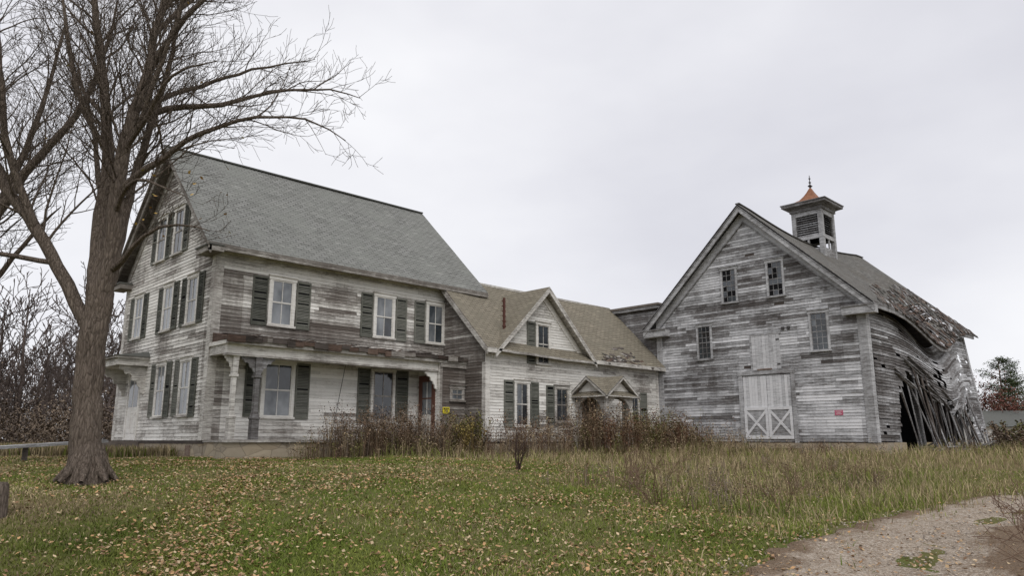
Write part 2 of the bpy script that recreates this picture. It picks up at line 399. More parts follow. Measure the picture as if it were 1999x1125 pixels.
# side door on gable
w.fbox(X0,5.75,5.87,0,2.4,0,.06,'siding',T(.2)); w.fbox(X0,6.93,7.05,0,2.4,0,.06,'siding',T(.2)); w.fbox(X0,5.72,7.08,2.4,2.52,0,.07,'siding',T(.2))
w.fbox(X0,5.87,6.93,.02,2.4,0,.035,'siding',T(.15)); 
for a in (5.95,6.45): 
    w.fbox(X0,a,a+.4,1.2,2.2,.035,.042,'glass'); w.fbox(X0,a,a+.4,.25,1.0,.035,.05,'siding',T(.25))
w.fbox(X0,5.5,7.4,-.25,-.02,.0,1.3,'dark',(.3,.6,0)); w.fbox(X0,5.5,7.4,-.9,-.25,.05,1.1,'stone')
w.fbox(X0,5.2,7.75,2.62,2.86,0,1.05,'siding',T(.4)); w.fbox(X0,5.12,7.83,2.86,2.94,0,1.15,'siding',T(.55))
w.box8([X0.p(5.08,2.94,1.2),X0.p(7.87,2.94,1.2),X0.p(7.7,3.14,.02),X0.p(5.25,3.14,.02),X0.p(5.08,2.941,.0),X0.p(7.87,2.941,.0),X0.p(7.7,3.12,0),X0.p(5.25,3.12,0)],'roof')
SC=[(0,0),(.95,0),(.93,-.13),(.8,-.16),(.72,-.3),(.6,-.28),(.5,-.36),(.46,-.52),(.32,-.55),(.26,-.7),(.16,-.78),(.13,-.95),(0,-1.0)]
for yb in (5.45,7.5):
    F2=Fr((0,yb,2.62),(-1,0),(0,-1)); w.plate(F2,[(a*.95,b*1.0) for a,b in SC],-.05,.05,'siding',T(.35))
walls=w.build('farmhouse_walls',house)
r=MB()
def hs(p,a,b):
    return (p.x,p.y,p.z-.10*math.sin(math.pi*a)*math.sin(math.pi*min(1,b*1.3+.0))*.5-.05*math.sin(math.pi*a)*b+.02*nz(p.x*.8,p.y*.8,2))
roof_patch(r,(-.55,-.5,HE-.4),(HL+.4,-.5,HE-.4),(HL+.4,RY,HR+.03),(-.55,RY,HR+.03),.10,'roof','siding',30,14,hs,(.75,.35,0))
roof_patch(r,(-.55,HW+.5,HE-.4),(HL+.4,HW+.5,HE-.4),(HL+.4,RY,HR+.03),(-.55,RY,HR+.03),.10,'roof','siding',10,6,None,(.75,.35,0))
r.fbox(Y0,-.5,HL+.42,HE-.60,HE-.44,.42,.49,'siding',(.66,.45,0))
r.beam((-.56,RY,HR+.0),(HL+.4,RY,HR+.03),.2,.05,'roof')
r.fbox(Y0,-.45,HL+.38,HE-.50,HE-.48,.0,.45,'siding',(.6,.4,0))
roof_patch(r,(9.1,-2.92,3.42),(XWE+.1,-2.92,3.42),(XWE+.1,.37,6.72),(9.1,.37,6.72),.09,'roof2','siding',26,10,lambda p,a,b:(p.x,p.y,p.z-.12*math.sin(math.pi*a)+.03*nz(p.x,p.y)),(.6,.4,0))
roof_patch(r,(9.1,3.66,3.42),(XWE+.1,3.66,3.42),(XWE+.1,.37,6.72),(9.1,.37,6.72),.09,'roof2','siding',8,4,None)
roof_patch(r,(GC-2.98,-2.93,3.3),(GC-2.98,.1,3.3),(GC,.1,6.18),(GC,-2.93,6.18),.08,'roof2','siding',8,10,None,(.5,.5,0))
roof_patch(r,(GC+2.98,-2.93,3.3),(GC+2.98,.1,3.3),(GC,.1,6.18),(GC,-2.93,6.18),.08,'roof2','siding',8,10,None,(.5,.5,0))
r.fbox(WY,GC+2.98,XWE+.1,3.22,3.38,.38,.44,'siding',(.4,.5,0)); r.fbox(WY,9.1,GC-2.98,3.22,3.38,.38,.44,'siding',(.4,.5,0))
for i in range(110):
    x=random.uniform(16.2,20.2); t=random.random()**1.5*.9; 
    if t>.12+.75*math.exp(-((x-18.3)/1.6)**2): continue
    y=-2.9+t; z=3.36+t
    a=random.gauss(0,.35); L=random.uniform(.1,.28)
    r.beam((x-L*math.cos(a),y-L*math.sin(a)*.7,z-L*math.sin(a)*.7),(x+L*math.cos(a),y+L*math.sin(a)*.7,z+L*math.sin(a)*.7+random.uniform(0,.04)),random.uniform(.06,.13),.012,random.choice(['dark','dark','rust','siding','roof3']),(random.uniform(.4,.9),.5,0),up=(0,-.7,.7))
r.beam((10.66,-2.2,3.7),(10.60,-2.25,5.55),.075,.075,'flue')
for k in range(9): r.beam((10.66-.006*k,-2.21,3.8+.2*k),(10.66-.006*k,-2.22,3.84+.2*k),.12,.12,'flue')
r.build('farmhouse_roof',house)
fd=MB()
fd.fbox(Y0,0.03,HL,-1.1,-.002,-.3,.0,'stone'); fd.fbox(X0,0.03,HW,-1.1,-.002,-.3,-.02,'stone')
fd.fbox(WY,XW+.05,XWE,-1.1,-.052,-.3,-.02,'stone')
fd.fbox(X0,.9,1.25,-.55,-.15,-.02,.01,'rust',(.4,.7,0))
fd.fbox(Y0,.04,9.37,-1.1,-.06,.02,1.33,'stone')
fd.build('farmhouse_foundation',house)
# porch (most posts missing)
p=MB()
p.fbox(Y0,0.0,8.12,-.058,.02,.03,1.42,'siding',(.55,.5,0)); p.fbox(Y0,8.12,9.37,-.058,-.03,1.36,1.42,'siding',(.55,.5,0))
p.box8([Y0.p(-.12,3.06,1.5),Y0.p(9.37,3.06,1.5),Y0.p(9.37,3.32,.03),Y0.p(.05,3.32,.03),Y0.p(-.12,2.99,1.5),Y0.p(9.37,2.99,1.5),Y0.p(9.37,3.0,.03),Y0.p(.05,3.0,.03)],'rust',(.6,.5,0))
p.fbox(Y0,-.08,9.37,2.86,2.988,1.36,1.46,'siding',(.55,.5,0))
p.fbox(Y0,.0,8.12,2.58,2.86,1.08,1.27,'siding',(.34,.55,0))
p.fbox(Y0,-.02,8.12,2.52,2.58,1.05,1.30,'siding',(.58,.5,0))
p.fbox(VF,8.12,9.38,2.70,2.86,.04,.08,'siding',(.6,.5,0))
p.fbox(X0,-1.07,-.04,2.58,2.86,-.2,.0,'siding',(.42,.5,0))
p.fbox(Y0,-.05,9.37,2.862,2.98,.03,1.35,'siding',(.25,.6,0))
x=-.12
while x<9.3:
    L=random.uniform(.12,.6); d=random.uniform(0,.11)
    p.fbox(Y0,x,min(x+L,9.37),2.99-d,3.075+random.uniform(0,.045),1.48,1.52+random.uniform(0,.03),random.choice(['rust','rust','dark','dark','siding']),(random.uniform(.5,.95),.45,0)); x+=L+.003
for i in range(100):
    x=random.uniform(.1,9.0); n=random.uniform(.15,1.45); z=3.07+(1.5-n)*.177
    p.beam((x,-n,z+.01),(x+random.uniform(.2,.8),-n+random.uniform(-.08,.08),z+random.uniform(.0,.10)),random.uniform(.06,.2),.02,random.choice(['rust','dark','dark','siding']),(random.uniform(.4,.9),.5,0))
def post(mb,x,y,z0,z1,wd,mat,wear,br=True,dirs=((1,0),(0,1))):
    c=(wear,.5,0)
    mb.beam((x,y,z0),(x,y,z0+.7),wd*1.25,wd*1.25,mat,c); mb.beam((x,y,z0+.7),(x,y,z0+.76),wd*1.45,wd*1.45,mat,c)
    mb.beam((x,y,z0+.76),(x,y,z0+.95),wd*1.2,wd*1.2,mat,c,w2=wd*.75,h2=wd*.75)
    mb.beam((x,y,z0+.95),(x,y,z1-.62),wd*.78,wd*.78,mat,c)
    mb.beam((x,y,z1-.62),(x,y,z1-.55),wd*1.3,wd*1.3,mat,c)
    mb.beam((x,y,z1-.55),(x,y,z1),wd*.95,wd*.95,mat,c,w2=wd*1.2,h2=wd*1.2)
    if br:
        for dx,dy in dirs:
            F2=Fr((x,y,z1),(dx,dy),(-dy,dx)); mb.plate(F2,[(a*.58,b*.62) for a,b in SC],-.03,.03,mat,c)
post(p,.34,-1.12,-.06,2.52,.16,'siding',.36,dirs=((-.6,0),(0,1)))
post(p,1.05,-1.17,-.06,2.52,.18,'barn',.72,dirs=((1,0),(-1,0)))
F2=Fr((8.10,-1.2,2.52),(-1,0),(0,1)); p.plate(F2,[(a*.6,b*.65) for a,b in SC],-.035,.035,'siding',(.2,.5,0))
p.beam((4.9,-.7,2.86),(4.9,-.7,2.74),.03,.03,'iron'); p.beam((4.9,-.7,2.76),(4.9,-.7,2.64),.05,.05,'iron',w2=.16,h2=.16)
p.beam((4.86,-.1,2.7),(4.5,-.06,.5),.012,.012,'iron')
p.build('farmhouse_porch',house)
# entry porch on wing : cross gabled
e=MB()
ex0,ex1,ey0,ey1=14.5,16.3,-4.15,-2.5; ze,za,zf=1.85,2.5,-.3
xm=(ex0+ex1)/2; ym=(ey0+ey1)/2
def arch(mb,fr,a,b,z0,z1,n0,n1,mat,col,pw=.14):
    c=(a+b)/2; R=(b-a)/2-pw; zs=z1-R-.12
    mb.fbox(fr,a,a+pw,z0,zs,n0,n1,mat,col); mb.fbox(fr,b-pw,b,z0,zs,n0,n1,mat,col)
    k=10
    for i in range(k):
        t0=math.pi*i/k; t1=math.pi*(i+1)/k
        p0=(c-R*math.cos(t0),zs+R*math.sin(t0)); p1=(c-R*math.cos(t1),zs+R*math.sin(t1))
        lst=[p0,p1,(p1[0] if i<k-1 else b,z1),(p0[0] if i>0 else a,z1)]
        if i==0: lst=[(a,zs),p0,p1,(p1[0],z1),(a,z1)]
        if i==k-1: lst=[p0,p1,(b,zs),(b,z1),(p0[0],z1)]
        mb.plate(fr,lst,n0,n1,mat,col)
EY=Fr((0,ey0,0),(1,0),(0,-1)); EX=Fr((ex0,0,0),(0,1),(-1,0)); EX2=Fr((ex1,0,0),(0,1),(1,0))
arch(e,EY,ex0,ex1,zf,ze,-.1,0,'siding',(.46,.5,0)); 
arch(e,EX,ey0+.1,ey1,zf,ze,-.1,-.001,'siding',(.58,.5,0)); arch(e,EX2,ey0+.1,ey1,zf,ze,-.1,-.001,'siding',(.45,.5,0))
o=.25
for s,fr,c,h in ((0,EY,xm,(ex1-ex0)/2),(1,EX,ym,(ey1-ey0)/2),(1,EX2,ym,(ey1-ey0)/2)):
    e.plate(fr,[(c-h,ze),(c+h,ze),(c,za-.04)],-.1,-.02,'siding',(.36,.55,0))
    for k in (-1,1): rake(e,fr,c+k*(h+o),ze-.08,c,za+.1,.12,.18,.24,'siding',(.48,.5,0))
zr=za+.12; 
for k in (-1,1):
    roof_patch(e,(xm+k*((ex1-ex0)/2+o),ey0-.24,ze-.06),(xm+k*((ex1-ex0)/2+o),ey1+.0,ze-.06),(xm,ey1,zr),(xm,ey0-.24,zr),.05,'roof2','siding',4,4)
    roof_patch(e,(ex0-.24,ym+k*((ey1-ey0)/2+o),ze-.062),(ex1+.24,ym+k*((ey1-ey0)/2+o),ze-.062),(ex1+.24,ym,zr-.003),(ex0-.24,ym,zr-.003),.05,'roof2','siding',4,4)
e.fbox(EY,ex0-.1,ex1+.1,-.45,zf,-1.65,.1,'stone')
e.fbox(WY,14.95,15.85,-.2,1.75,.01,.05,'dark',(.3,.6,0))
e.build('wing_entry_porch',house)
s=MB()
s.fbox(VF,8.28,8.60,.98,1.22,.03,.045,'yellow'); 
for a,b,q,t in ((8.31,8.38,1.12,1.19),(8.40,8.46,1.10,1.19),(8.49,8.56,1.13,1.19),(8.32,8.55,1.05,1.075),(8.34,8.52,1.01,1.03)): s.fbox(VF,a,b,q,t,.045,.048,'ink')
s.build('yellow_notice_sign',house)

# ================================================================ BARN
barn=empty('weathered_wooden_barn')
XB=20.7; BX=Fr((XB,0,0),(0,1),(-1,0)); BY0,BY1=-12.28,-2.5; BM=(BY0+BY1)/2; BE,BR=5.7,10.22; BL=13.6; hw=(BY1-BY0)/2
BS=Fr((0,BY0,0),(1,0),(0,-1))
b=MB()
b.plate(BX,[(BY0+.02,-.1),(BY1,-.1),(BY1,BE),(BM,BR),(BY0+.02,BE)],-.12,0,'dark',(.6,.4,0))
b.plate(Fr((XB+BL,0,0),(0,1),(-1,0)),[(BY0+.6,-.1),(BY1,-.1),(BY1,BE),(BM,BR-.3),(BY0+.6,BE-.6)],-.12,0,'dark',(.6,.4,0))
b.fbox(Fr((0,BY1,0),(1,0),(0,1)),XB,XB+BL,-.1,BE,-.1,0,'barn',(.5,.5,0))
b.fbox(Fr((0,-9.5,0),(1,0),(0,1)),XB+1,XB+BL-.5,-.4,5,-.1,0,'black')  # added black sheet and floor paint the barn's inner darkness
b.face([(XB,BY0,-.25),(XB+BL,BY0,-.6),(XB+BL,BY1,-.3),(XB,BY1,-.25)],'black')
def bw(u,z):
    q=.44+.42*nz(u*.45,z*.6,12)+.2*nz(u*1.7,z*3,2)
    q+=.18*sm(6.3,8.6,z)+.12*math.exp(-((z-.2)/.35)**2)
    q+=.26*math.exp(-((z-3.25)/.3)**2)*(.5+nz(u*.8,0,0)) + .18*math.exp(-((z-4.9)/.35)**2)
    if z<2.9 and u<-9.3: q-=.12
    return float(q)
def brg(z):
    if z<BE: return (BY0+.05,BY1-.05)
    t=(z-BE)/(BR-BE); return (BY0+t*hw+.03,BY1-t*hw-.03)
siding(b,BX,-.05,BR-.3,brg,bw,mat='barn',row=.125,jit=.006,miss=.0015,bv=.15)
c1=(.45,.5,0)
b.fbox(BX,BY0-.03,BY0+.32,-.08,BE-.2,0,.045,'barn',(.5,.5,0)); b.fbox(BX,BY1-.3,BY1,-.08,BE-.3,0,.045,'barn',c1)
b.fbox(BS,XB-.04,XB+.3,-.08,BE-.35,0,.04,'barn',(.42,.5,0))
for k in (-1,1):
    ue=BM+k*(hw+.5)
    rake(b,BX,ue,BE-.47,BM,BR+.18,.30,.36,.43,'barn',(.45,.5,0))
    rake(b,BX,ue,BE-.42,BM,BR+.225,.10,.43,.47,'barn',(.6,.5,0))
    rake(b,BX,BM+k*hw,BE-.08,BM,BR-.0,.50,0,.055,'barn',(.34,.55,0))
    rake(b,BX,BM+k*hw,BE-.54,BM,BR-.48,.07,.0,.09,'barn',(.6,.5,0))
    a0,a1=sorted((ue,BM+k*(hw-.75)))
    b.fbox(BX,a0,a1,BE-.82,BE-.52,0,.40,'barn',(.45,.5,0)); b.fbox(BX,a0,a1+(0),BE-.52,BE-.45,0,.45,'barn',(.7,.4,0))
def bwin(u0,u1,z0,z1,g='glassdark',br=.5):
    window(b,BX,u0,u1,z0,z1,mat='barn',glass=g,cols=3,rows=3,wear=.38,broken=br,cas=.085,s=.03,mw=.010,sw=.6)
bwin(-6.92,-6.1,6.12,7.62,'black',.4); bwin(-9.12,-8.3,6.12,7.62,'black',.4)
bwin(-5.5,-4.7,3.66,5.15,'glassdark',1); bwin(-10.85,-10.02,3.62,5.15,'glass',.8)
for i in range(8):
    a=-8.7+i*.16; b.fbox(BX,a,a+.153,2.98,4.48,.02,.06,'barn',(random.uniform(.05,.35),.55,0))
b.fbox(BX,-8.76,-7.36,4.48,4.56,.0,.075,'barn',c1); b.fbox(BX,-7.42,-7.34,2.96,4.48,0,.07,'barn',c1)
b.fbox(BX,-8.69,-8.55,4.2,4.26,.06,.075,'iron'); b.fbox(BX,-8.69,-8.55,3.15,3.21,.06,.075,'iron')
b.fbox(BX,-9.24,-9.08,-.1,2.78,0,.08,'barn',c1); b.fbox(BX,-6.88,-6.70,-.1,2.78,0,.08,'barn',c1); b.fbox(BX,-9.26,-6.68,2.78,2.96,0,.10,'barn',(.5,.5,0))
for (a,bb) in ((-9.05,-7.995),(-7.975,-6.9)):
    k=8; st=(bb-a)/k
    for i in range(k): b.fbox(BX,a+i*st,a+(i+1)*st-.008,.06,2.72,.015,.05,'barn',(random.uniform(-.05,.3),.55,0))
    fm=(.05,.6,0); n0,n1=.05,.085
    b.fbox(BX,a,a+.11,.06,1.4,n0,n1,'barn',fm); b.fbox(BX,bb-.11,bb,.06,1.4,n0,n1,'barn',fm)
    b.fbox(BX,a+.11,bb-.11,1.27,1.4,n0,n1,'barn',fm); b.fbox(BX,a+.11,bb-.11,.06,.2,n0,n1,'barn',fm)
    b.face([BX.p(a+.11,.2,.053),BX.p(bb-.11,.2,.053),BX.p(bb-.11,1.27,.053),BX.p(a+.11,1.27,.053)],'barn',(.5,.45,0))
    for q in (0,1):
        x0,x1=(a+.11,bb-.11) if q else (bb-.11,a+.11)
        pts=[(x0,.2),(x0,.34),(x1,1.27),(x1,1.13)]
        b.plate(BX,pts,n0,n1-.003*q-.002,'barn',(.08,.6,0))
b.fbox(BX,-8.3,-7.65,2.96,3.02,.06,.12,'rust',(.4,.8,0))
b.fbox(BX,-9.3,-6.65,-.32,-.1,-.05,.25,'stone')
b.fbox(BX,-11.10,-10.78,.98,1.18,.03,.045,'pink')
for q,x0,x1 in ((1.125,-11.06,-10.82),(1.075,-11.02,-10.86),(1.02,-11.05,-10.84)): b.fbox(BX,x0,x1,q,q+.014,.045,.048,'white')
for uu in (-8.95,-9.2): b.fbox(BX,uu,uu+.12,4.62,4.74,.02,.08,'iron')
b.build('barn_gable_wall',barn)
bf=MB(); bf.fbox(BX,BY0,BY1,-1.3,-.082,-.4,0.0,'stone'); bf.fbox(BS,XB+.4,XB+3.2,-1.3,-.082,-.4,0,'stone'); bf.build('barn_foundation',barn)
# collapsing side
def sag(x): return 1.2*math.exp(-((x-27.6)/2.7)**2)
cs=MB()
def dfm(u,z,n):
    s_=sag(u); t=z/5.4
    uu=u-.10*z*max(0,(u-24)/10)
    lean=.9*max(0,1-t)*sm(26,33,u)
    return (float(uu), z*(1-s_/5.6)-.55*math.exp(-((u-28.5)/3.)**2)*(1-t)*.8, float(n+.75*math.sin(math.pi*min(1,max(0,t)))*math.exp(-((u-27.5)/3.5)**2)+lean*.5))
hole=lambda u:(2.7+.3*math.sin(u*2.1)+.2*math.sin(u*5.3)-.14*(u-24)) if 23.2<u<32.2 else (-9 if u<30 else .2+.3*math.sin(u*3))
def skp(u,z):
    if 23.2<u<32.2 and z<hole(u)+random.uniform(-.18,.18): return True
    if u>=32.2 and z<hole(u): return True
    return 26.4<u<27.4 and 3.0<z<4.0 and random.random()<.5
siding(cs,BS,-.4,5.25,lambda z:(XB+.32,XB+BL-.1),lambda u,z:.62+.3*nz(u*.6,z,7)+.12*float(sm(27,24,u)),mat='barn',row=.125,seg=.35,deform=dfm,skip=lambda u,z:(z<-.06 and u<30) or skp(u,z),jit=.02,miss=.02,bv=.14)
for i in range(40):
    u=23.3+i*.22+random.uniform(-.12,.12); zt=hole(min(u,32.1))+random.uniform(.0,.4); L=random.uniform(.8,1.4)
    P0=BS.p(*dfm(u,zt,random.uniform(-.25,.1))); P1=BS.p(u+L,-.75+random.uniform(0,.35),random.uniform(.2,.9))
    cs.beam(P0,P1,random.uniform(.08,.17),.035,random.choice(['barn','barn','dark']),(random.uniform(.45,.85),.45,0),up=(random.uniform(-.3,.3),-1,.2))
for i in range(24):
    u=random.uniform(23,32.); left=u<27.6
    z=hole(min(u,32.1))+random.uniform(-.1,.5)
    sl_=random.uniform(-.5,-.2) if left else random.uniform(.05,.45); L=random.uniform(.5,1.0)
    q0=dfm(u-L,z-L*sl_*1,0); q1=dfm(u+L,z+L*sl_,0)
    cs.beam(BS.p(q0[0],q0[1],q0[2]+random.uniform(.03,.10)),BS.p(q1[0],q1[1],q1[2]+random.uniform(.03,.12)),.11,.02,'barn',(random.uniform(.45,.85),random.uniform(.3,.7),0),up=(0,-.1,1))
for i in range(50):
    u=random.uniform(23,33.5); n=random.uniform(.2,1.9); x,y,_=BS.p(u,0,n); z=hz(x,y)+random.uniform(.03,.25)
    a=random.uniform(-.8,.8);L=random.uniform(.4,1.0)
    cs.beam((x-L*math.cos(a),y-L*math.sin(a)*.5,z),(x+L*math.cos(a),y+L*math.sin(a)*.5,z+random.uniform(-.1,.3)),.12,.03,random.choice(['barn','dark']),(random.uniform(.5,.9),.5,0))
e0=dfm(XB+BL-.1,5.2,0.03); e1=dfm(XB+BL-.1,-.5,.03)
cs.beam(BS.p(*e0),BS.p(*e1),.28,.05,'barn',(.5,.5,0),up=(0,-1,0))
for u in (24,27,30,33): cs.beam((u,BY0+.3,-.4),(u-.6,BY0+.5,4.2),.2,.2,'barn',(.6,.4,0))
cs.build('collapsed_side_wall',barn)
# barn roof
br=MB()
def rsag(a): return .42*math.sin(math.pi*min(1,max(0,(a-.03)/.9)))
def bd(p,a,bb):
    x=p.x; t=1-bb
    return (p.x,p.y-.25*sag(x)*t,p.z-sag(x)*t**1.4-rsag(a)*bb-.12*math.sin(math.pi*a)*(1-t)+.05*nz(p.x*.8,p.y*.8,3)*(a>.15)*t)
EZ=BE-.38
roof_patch(br,(XB-.47,BY0-.5,EZ),(XB+BL+.4,BY0-.5,EZ),(XB+BL+.4,BM,BR+.26),(XB-.47,BM,BR+.26),.10,'roof3','barn',40,24,bd,(.7,.4,0),
   skip=lambda a,c:(c<.34 and a>.25 and nz(a*9,c*7,4)>-.04) )
roof_patch(br,(XB-.47,BY1+.5,EZ),(XB+BL+.4,BY1+.5,EZ),(XB+BL+.4,BM,BR+.26),(XB-.47,BM,BR+.26),.10,'roof3','barn',20,6,lambda p,a,bb:(p.x,p.y,p.z-(rsag(a)+.12*math.sin(math.pi*a))*bb),(.7,.4,0))
def rp(x,t):
    q=Vector((x,BY0-.5+(BM-BY0+.5)*t,EZ+(BR+.26-EZ)*t)); return Vector(bd(q,(x-XB+.47)/(BL+.87),t))
for j in range(19):
    t=.0+j*.021
    x=XB+3
    while x<XB+BL:
        L=random.uniform(.8,2.2)
        if random.random()<.85:
            a=rp(x,t);c=rp(min(x+L,XB+BL+.3),t)
            br.beam(a+Vector((0,0,-.06)),c+Vector((0,0,-.06)),.13,.025,random.choice(['barn','dark','rust']),(random.uniform(.5,.85),.5,0),up=(0,-.7,.7))
        x+=L+.05
for i in range(680):
    x=XB+BL*random.random()**.7; t=random.random()**1.5*.66
    if t>.05+.5*sm(XB+2,XB+8,x): continue
    c=rp(x,t); a=random.gauss(1.3,.5); L=random.uniform(.06,.24)
    d=Vector((math.cos(a)*L,math.sin(a)*L*.7,math.sin(a)*L*.7))
    br.beam(c-d+Vector((0,0,.02)),c+d+Vector((0,-random.uniform(0,.04),random.uniform(.02,.07))),random.uniform(.08,.2),.012,random.choice(['dark','rust','roof3','roof3','rust','barn']),(random.uniform(.3,.85),random.uniform(.3,.7),0),up=(0,-.7,.7))
for i in range(34):
    x=random.uniform(XB+6,XB+BL); t=random.uniform(-.02,.12); c=rp(x,max(0,t)); 
    d=Vector((random.uniform(-.25,.35),-.5,-.5))*random.uniform(.4,1.0)
    br.beam(c-d*.9+Vector((0,0,.05)),c+d*.3+Vector((0,0,.05)),.14,.025,random.choice(['barn','dark','rust']),(random.uniform(.45,.75),.5,0),up=(0,-.7,.7))
for i in range(14):
    a=rp(XB-.47+(BL+.87)*i/14,1); c=rp(XB-.47+(BL+.87)*(i+1)/14,1); br.beam(a,c,.2,.05,'roof3')
for i in range(20):
    x=XB-.3+i*(BL)/20; a=rp(x,0); c=rp(x+BL/20,0); br.beam(a+Vector((0,.04,-.13)),c+Vector((0,.04,-.13)),.05,.22,'barn',(.55,.5,0))
br.build('barn_roof',barn)
# cupola
cu=MB(); cx_,cy_=28.3,BM; h=.8
for dx in (-1,1):
    for dy in (-1,1):
        cu.beam((cx_+dx*(h-.11),cy_+dy*(h-.11),8.5),(cx_+dx*(h-.11),cy_+dy*(h-.11),11.75),.22,.22,'barn',(.5,.45,0),up=(0,1,0))
for fr_ in (Fr((cx_,cy_-h,0),(1,0),(0,-1)),Fr((cx_,cy_+h,0),(1,0),(0,1)),Fr((cx_-h,cy_,0),(0,1),(-1,0)),Fr((cx_+h,cy_,0),(0,1),(1,0))):
    cu.fbox(fr_,-.58,.58,10.2,10.4,-.1,-.02,'barn',(.45,.5,0)); cu.fbox(fr_,-.58,.58,11.5,11.75,-.1,-.02,'barn',(.45,.5,0))
    cu.fbox(fr_,-.58,.58,8.7,9.7,-.1,-.05,'barn',(.6,.5,0)); cu.fbox(fr_,-.05,.05,9.7,10.2,-.1,-.04,'barn',(.55,.5,0))
    cu.face([fr_.p(-.58,10.3,-.18),fr_.p(.58,10.3,-.18),fr_.p(.58,11.6,-.18),fr_.p(-.58,11.6,-.18)],'black')  # black sheet stands in for the shade behind the louvres
    z=10.42
    while z<11.45:
        cu.face([fr_.p(-.58,z,-.04),fr_.p(.58,z,-.04),fr_.p(.58,z+.09,-.14),fr_.p(-.58,z+.09,-.14)],'barn',(random.uniform(.45,.75),.5,0)); z+=.12
def ring(mb,levels,mat,col=(.5,.5,0)):
    for (w0,z0),(w1,z1) in zip(levels[:-1],levels[1:]):
        q0=[(cx_-w0,cy_-w0,z0),(cx_+w0,cy_-w0,z0),(cx_+w0,cy_+w0,z0),(cx_-w0,cy_+w0,z0)]
        q1=[(cx_-w1,cy_-w1,z1),(cx_+w1,cy_-w1,z1),(cx_+w1,cy_+w1,z1),(cx_-w1,cy_+w1,z1)]
        for i in range(4): mb.face([q0[i],q0[(i+1)%4],q1[(i+1)%4],q1[i]],mat,col)
ring(cu,[(.2,11.74),(.86,11.74),(.86,11.88),(.95,11.93),(1.12,12.0),(1.16,12.02),(1.16,12.14),(1.2,12.14),(1.2,12.19),(.72,12.33)],'barn',(.66,.42,0))
ring(cu,[(.72,12.33),(.45,12.5),(.28,12.72),(.15,12.95),(.06,13.15),(.03,13.2)],'copper')
cu.beam((cx_,cy_,13.15),(cx_,cy_,13.9),.05,.05,'iron',w2=.025,h2=.025)
for z,rr in ((13.3,.1),(13.5,.06),(13.72,.05)):
    cu.beam((cx_,cy_,z-rr),(cx_,cy_,z),.03,.03,'iron',w2=rr*2,h2=rr*2); cu.beam((cx_,cy_,z),(cx_,cy_,z+rr),rr*2,rr*2,'iron',w2=.03,h2=.03)
cu.build('barn_cupola',barn)
lk=MB(); LX=Fr((20.78,0,0),(0,1),(-1,0))
lk.fbox(LX,BY1+.05,5,-.1,6.35,-6,0,'dark')
siding(lk,LX,3,6.35,lambda z:(BY1+.05,5),lambda u,z:.72+.2*nz(u,z),mat='barn',row=.125)
lk.fbox(LX,BY1-.2,5.2,6.35,6.5,-6.2,.2,'barn',(.6,.4,0)); lk.fbox(LX,BY1-.25,5.25,6.5,6.6,-6.25,.26,'dark',(.3,.7,0))
lk.build('connecting_shed',barn)

# ================================================================ GROUND
def axis(lo,hi,c0,c1,step):
    a=list(np.arange(c0,c1+.001,step)); s=step; v=c0
    L=[]
    while v>lo: s*=1.25; v-=s; L.append(v)
    s=step; v=a[-1]; R=[]
    while v<hi: s*=1.25; v+=s; R.append(v)
    return np.array(L[::-1]+a+R)
xs=axis(-1500,1500,-28,42,.4); ys=axis(-1500,1500,-34,20,.4)
X,Y=np.meshgrid(xs,ys,indexing='ij'); Z=H(X,Y)
def np_mesh(name,verts,faces,cols,mat,parent=None,smooth=False):
    me=bpy.data.meshes.new(name); nv=len(verts); k=faces.shape[1]; nf=len(faces)
    me.vertices.add(nv); me.vertices.foreach_set('co',np.ascontiguousarray(verts,dtype=np.float32).ravel())
    me.loops.add(nf*k); me.loops.foreach_set('vertex_index',np.ascontiguousarray(faces,dtype=np.int32).ravel())
    me.polygons.add(nf); me.polygons.foreach_set('loop_start',np.arange(nf,dtype=np.int32)*k)
    try: me.polygons.foreach_set('loop_total',np.full(nf,k,dtype=np.int32))
    except Exception: pass
    if cols is not None:
        ca=me.color_attributes.new('Col','FLOAT_COLOR','POINT')
        cc=np.ones((nv,4),np.float32); cc[:,:3]=cols; ca.data.foreach_set('color',cc.ravel())
    me.materials.append(mat); me.update(calc_edges=True); me.validate()
    if smooth: me.polygons.foreach_set('use_smooth',np.ones(nf,dtype=bool))
    o=bpy.data.objects.new(name,me); scene.collection.objects.link(o)
    if parent: o.parent=parent
    return o
nx,ny=X.shape
idx=np.arange(nx*ny).reshape(nx,ny)
faces=np.stack([idx[:-1,:-1],idx[1:,:-1],idx[1:,1:],idx[:-1,1:]],-1).reshape(-1,4)
def vnoise(x,y,s,seed):
    x=np.asarray(x)*s+seed*17.3; y=np.asarray(y)*s+seed*9.1
    xi=np.floor(x);yi=np.floor(y);xf=x-xi;yf=y-yi;xf=xf*xf*(3-2*xf);yf=yf*yf*(3-2*yf)
    h=lambda a,b:np.modf(np.abs(np.sin(a*127.1+b*311.7+seed)*43758.5453))[0]
    return (h(xi,yi)*(1-xf)+h(xi+1,yi)*xf)*(1-yf)+(h(xi,yi+1)*(1-xf)+h(xi+1,yi+1)*xf)*yf
def fbm(x,y,s,seed): return (vnoise(x,y,s,seed)*.55+vnoise(x,y,s*2.3,seed+1)*.3+vnoise(x,y,s*5.1,seed+2)*.15)
def lawn(x,y):
    f,r=fr_rt(x,y)
    d=.19+1.1*(fbm(x,y,.35,3)-.5)+.6*(fbm(x,y,1.6,13)-.5)
    d=d+.75*sm(22,26,f)+.33*sm(1,6,r)*sm(12,17,f)+.2*sm(-9,-12,r)
    d=d+.85*np.exp(-(((f-12.6)/1.5)**2+((r+8.0)/2.0)**2))
    return np.clip(d,0,1)
D=lawn(X,Y)
green=np.array([.105,.13,.032]);dry=np.array([.21,.16,.09])
GCc=green*(1-D[...,None])+dry*D[...,None]
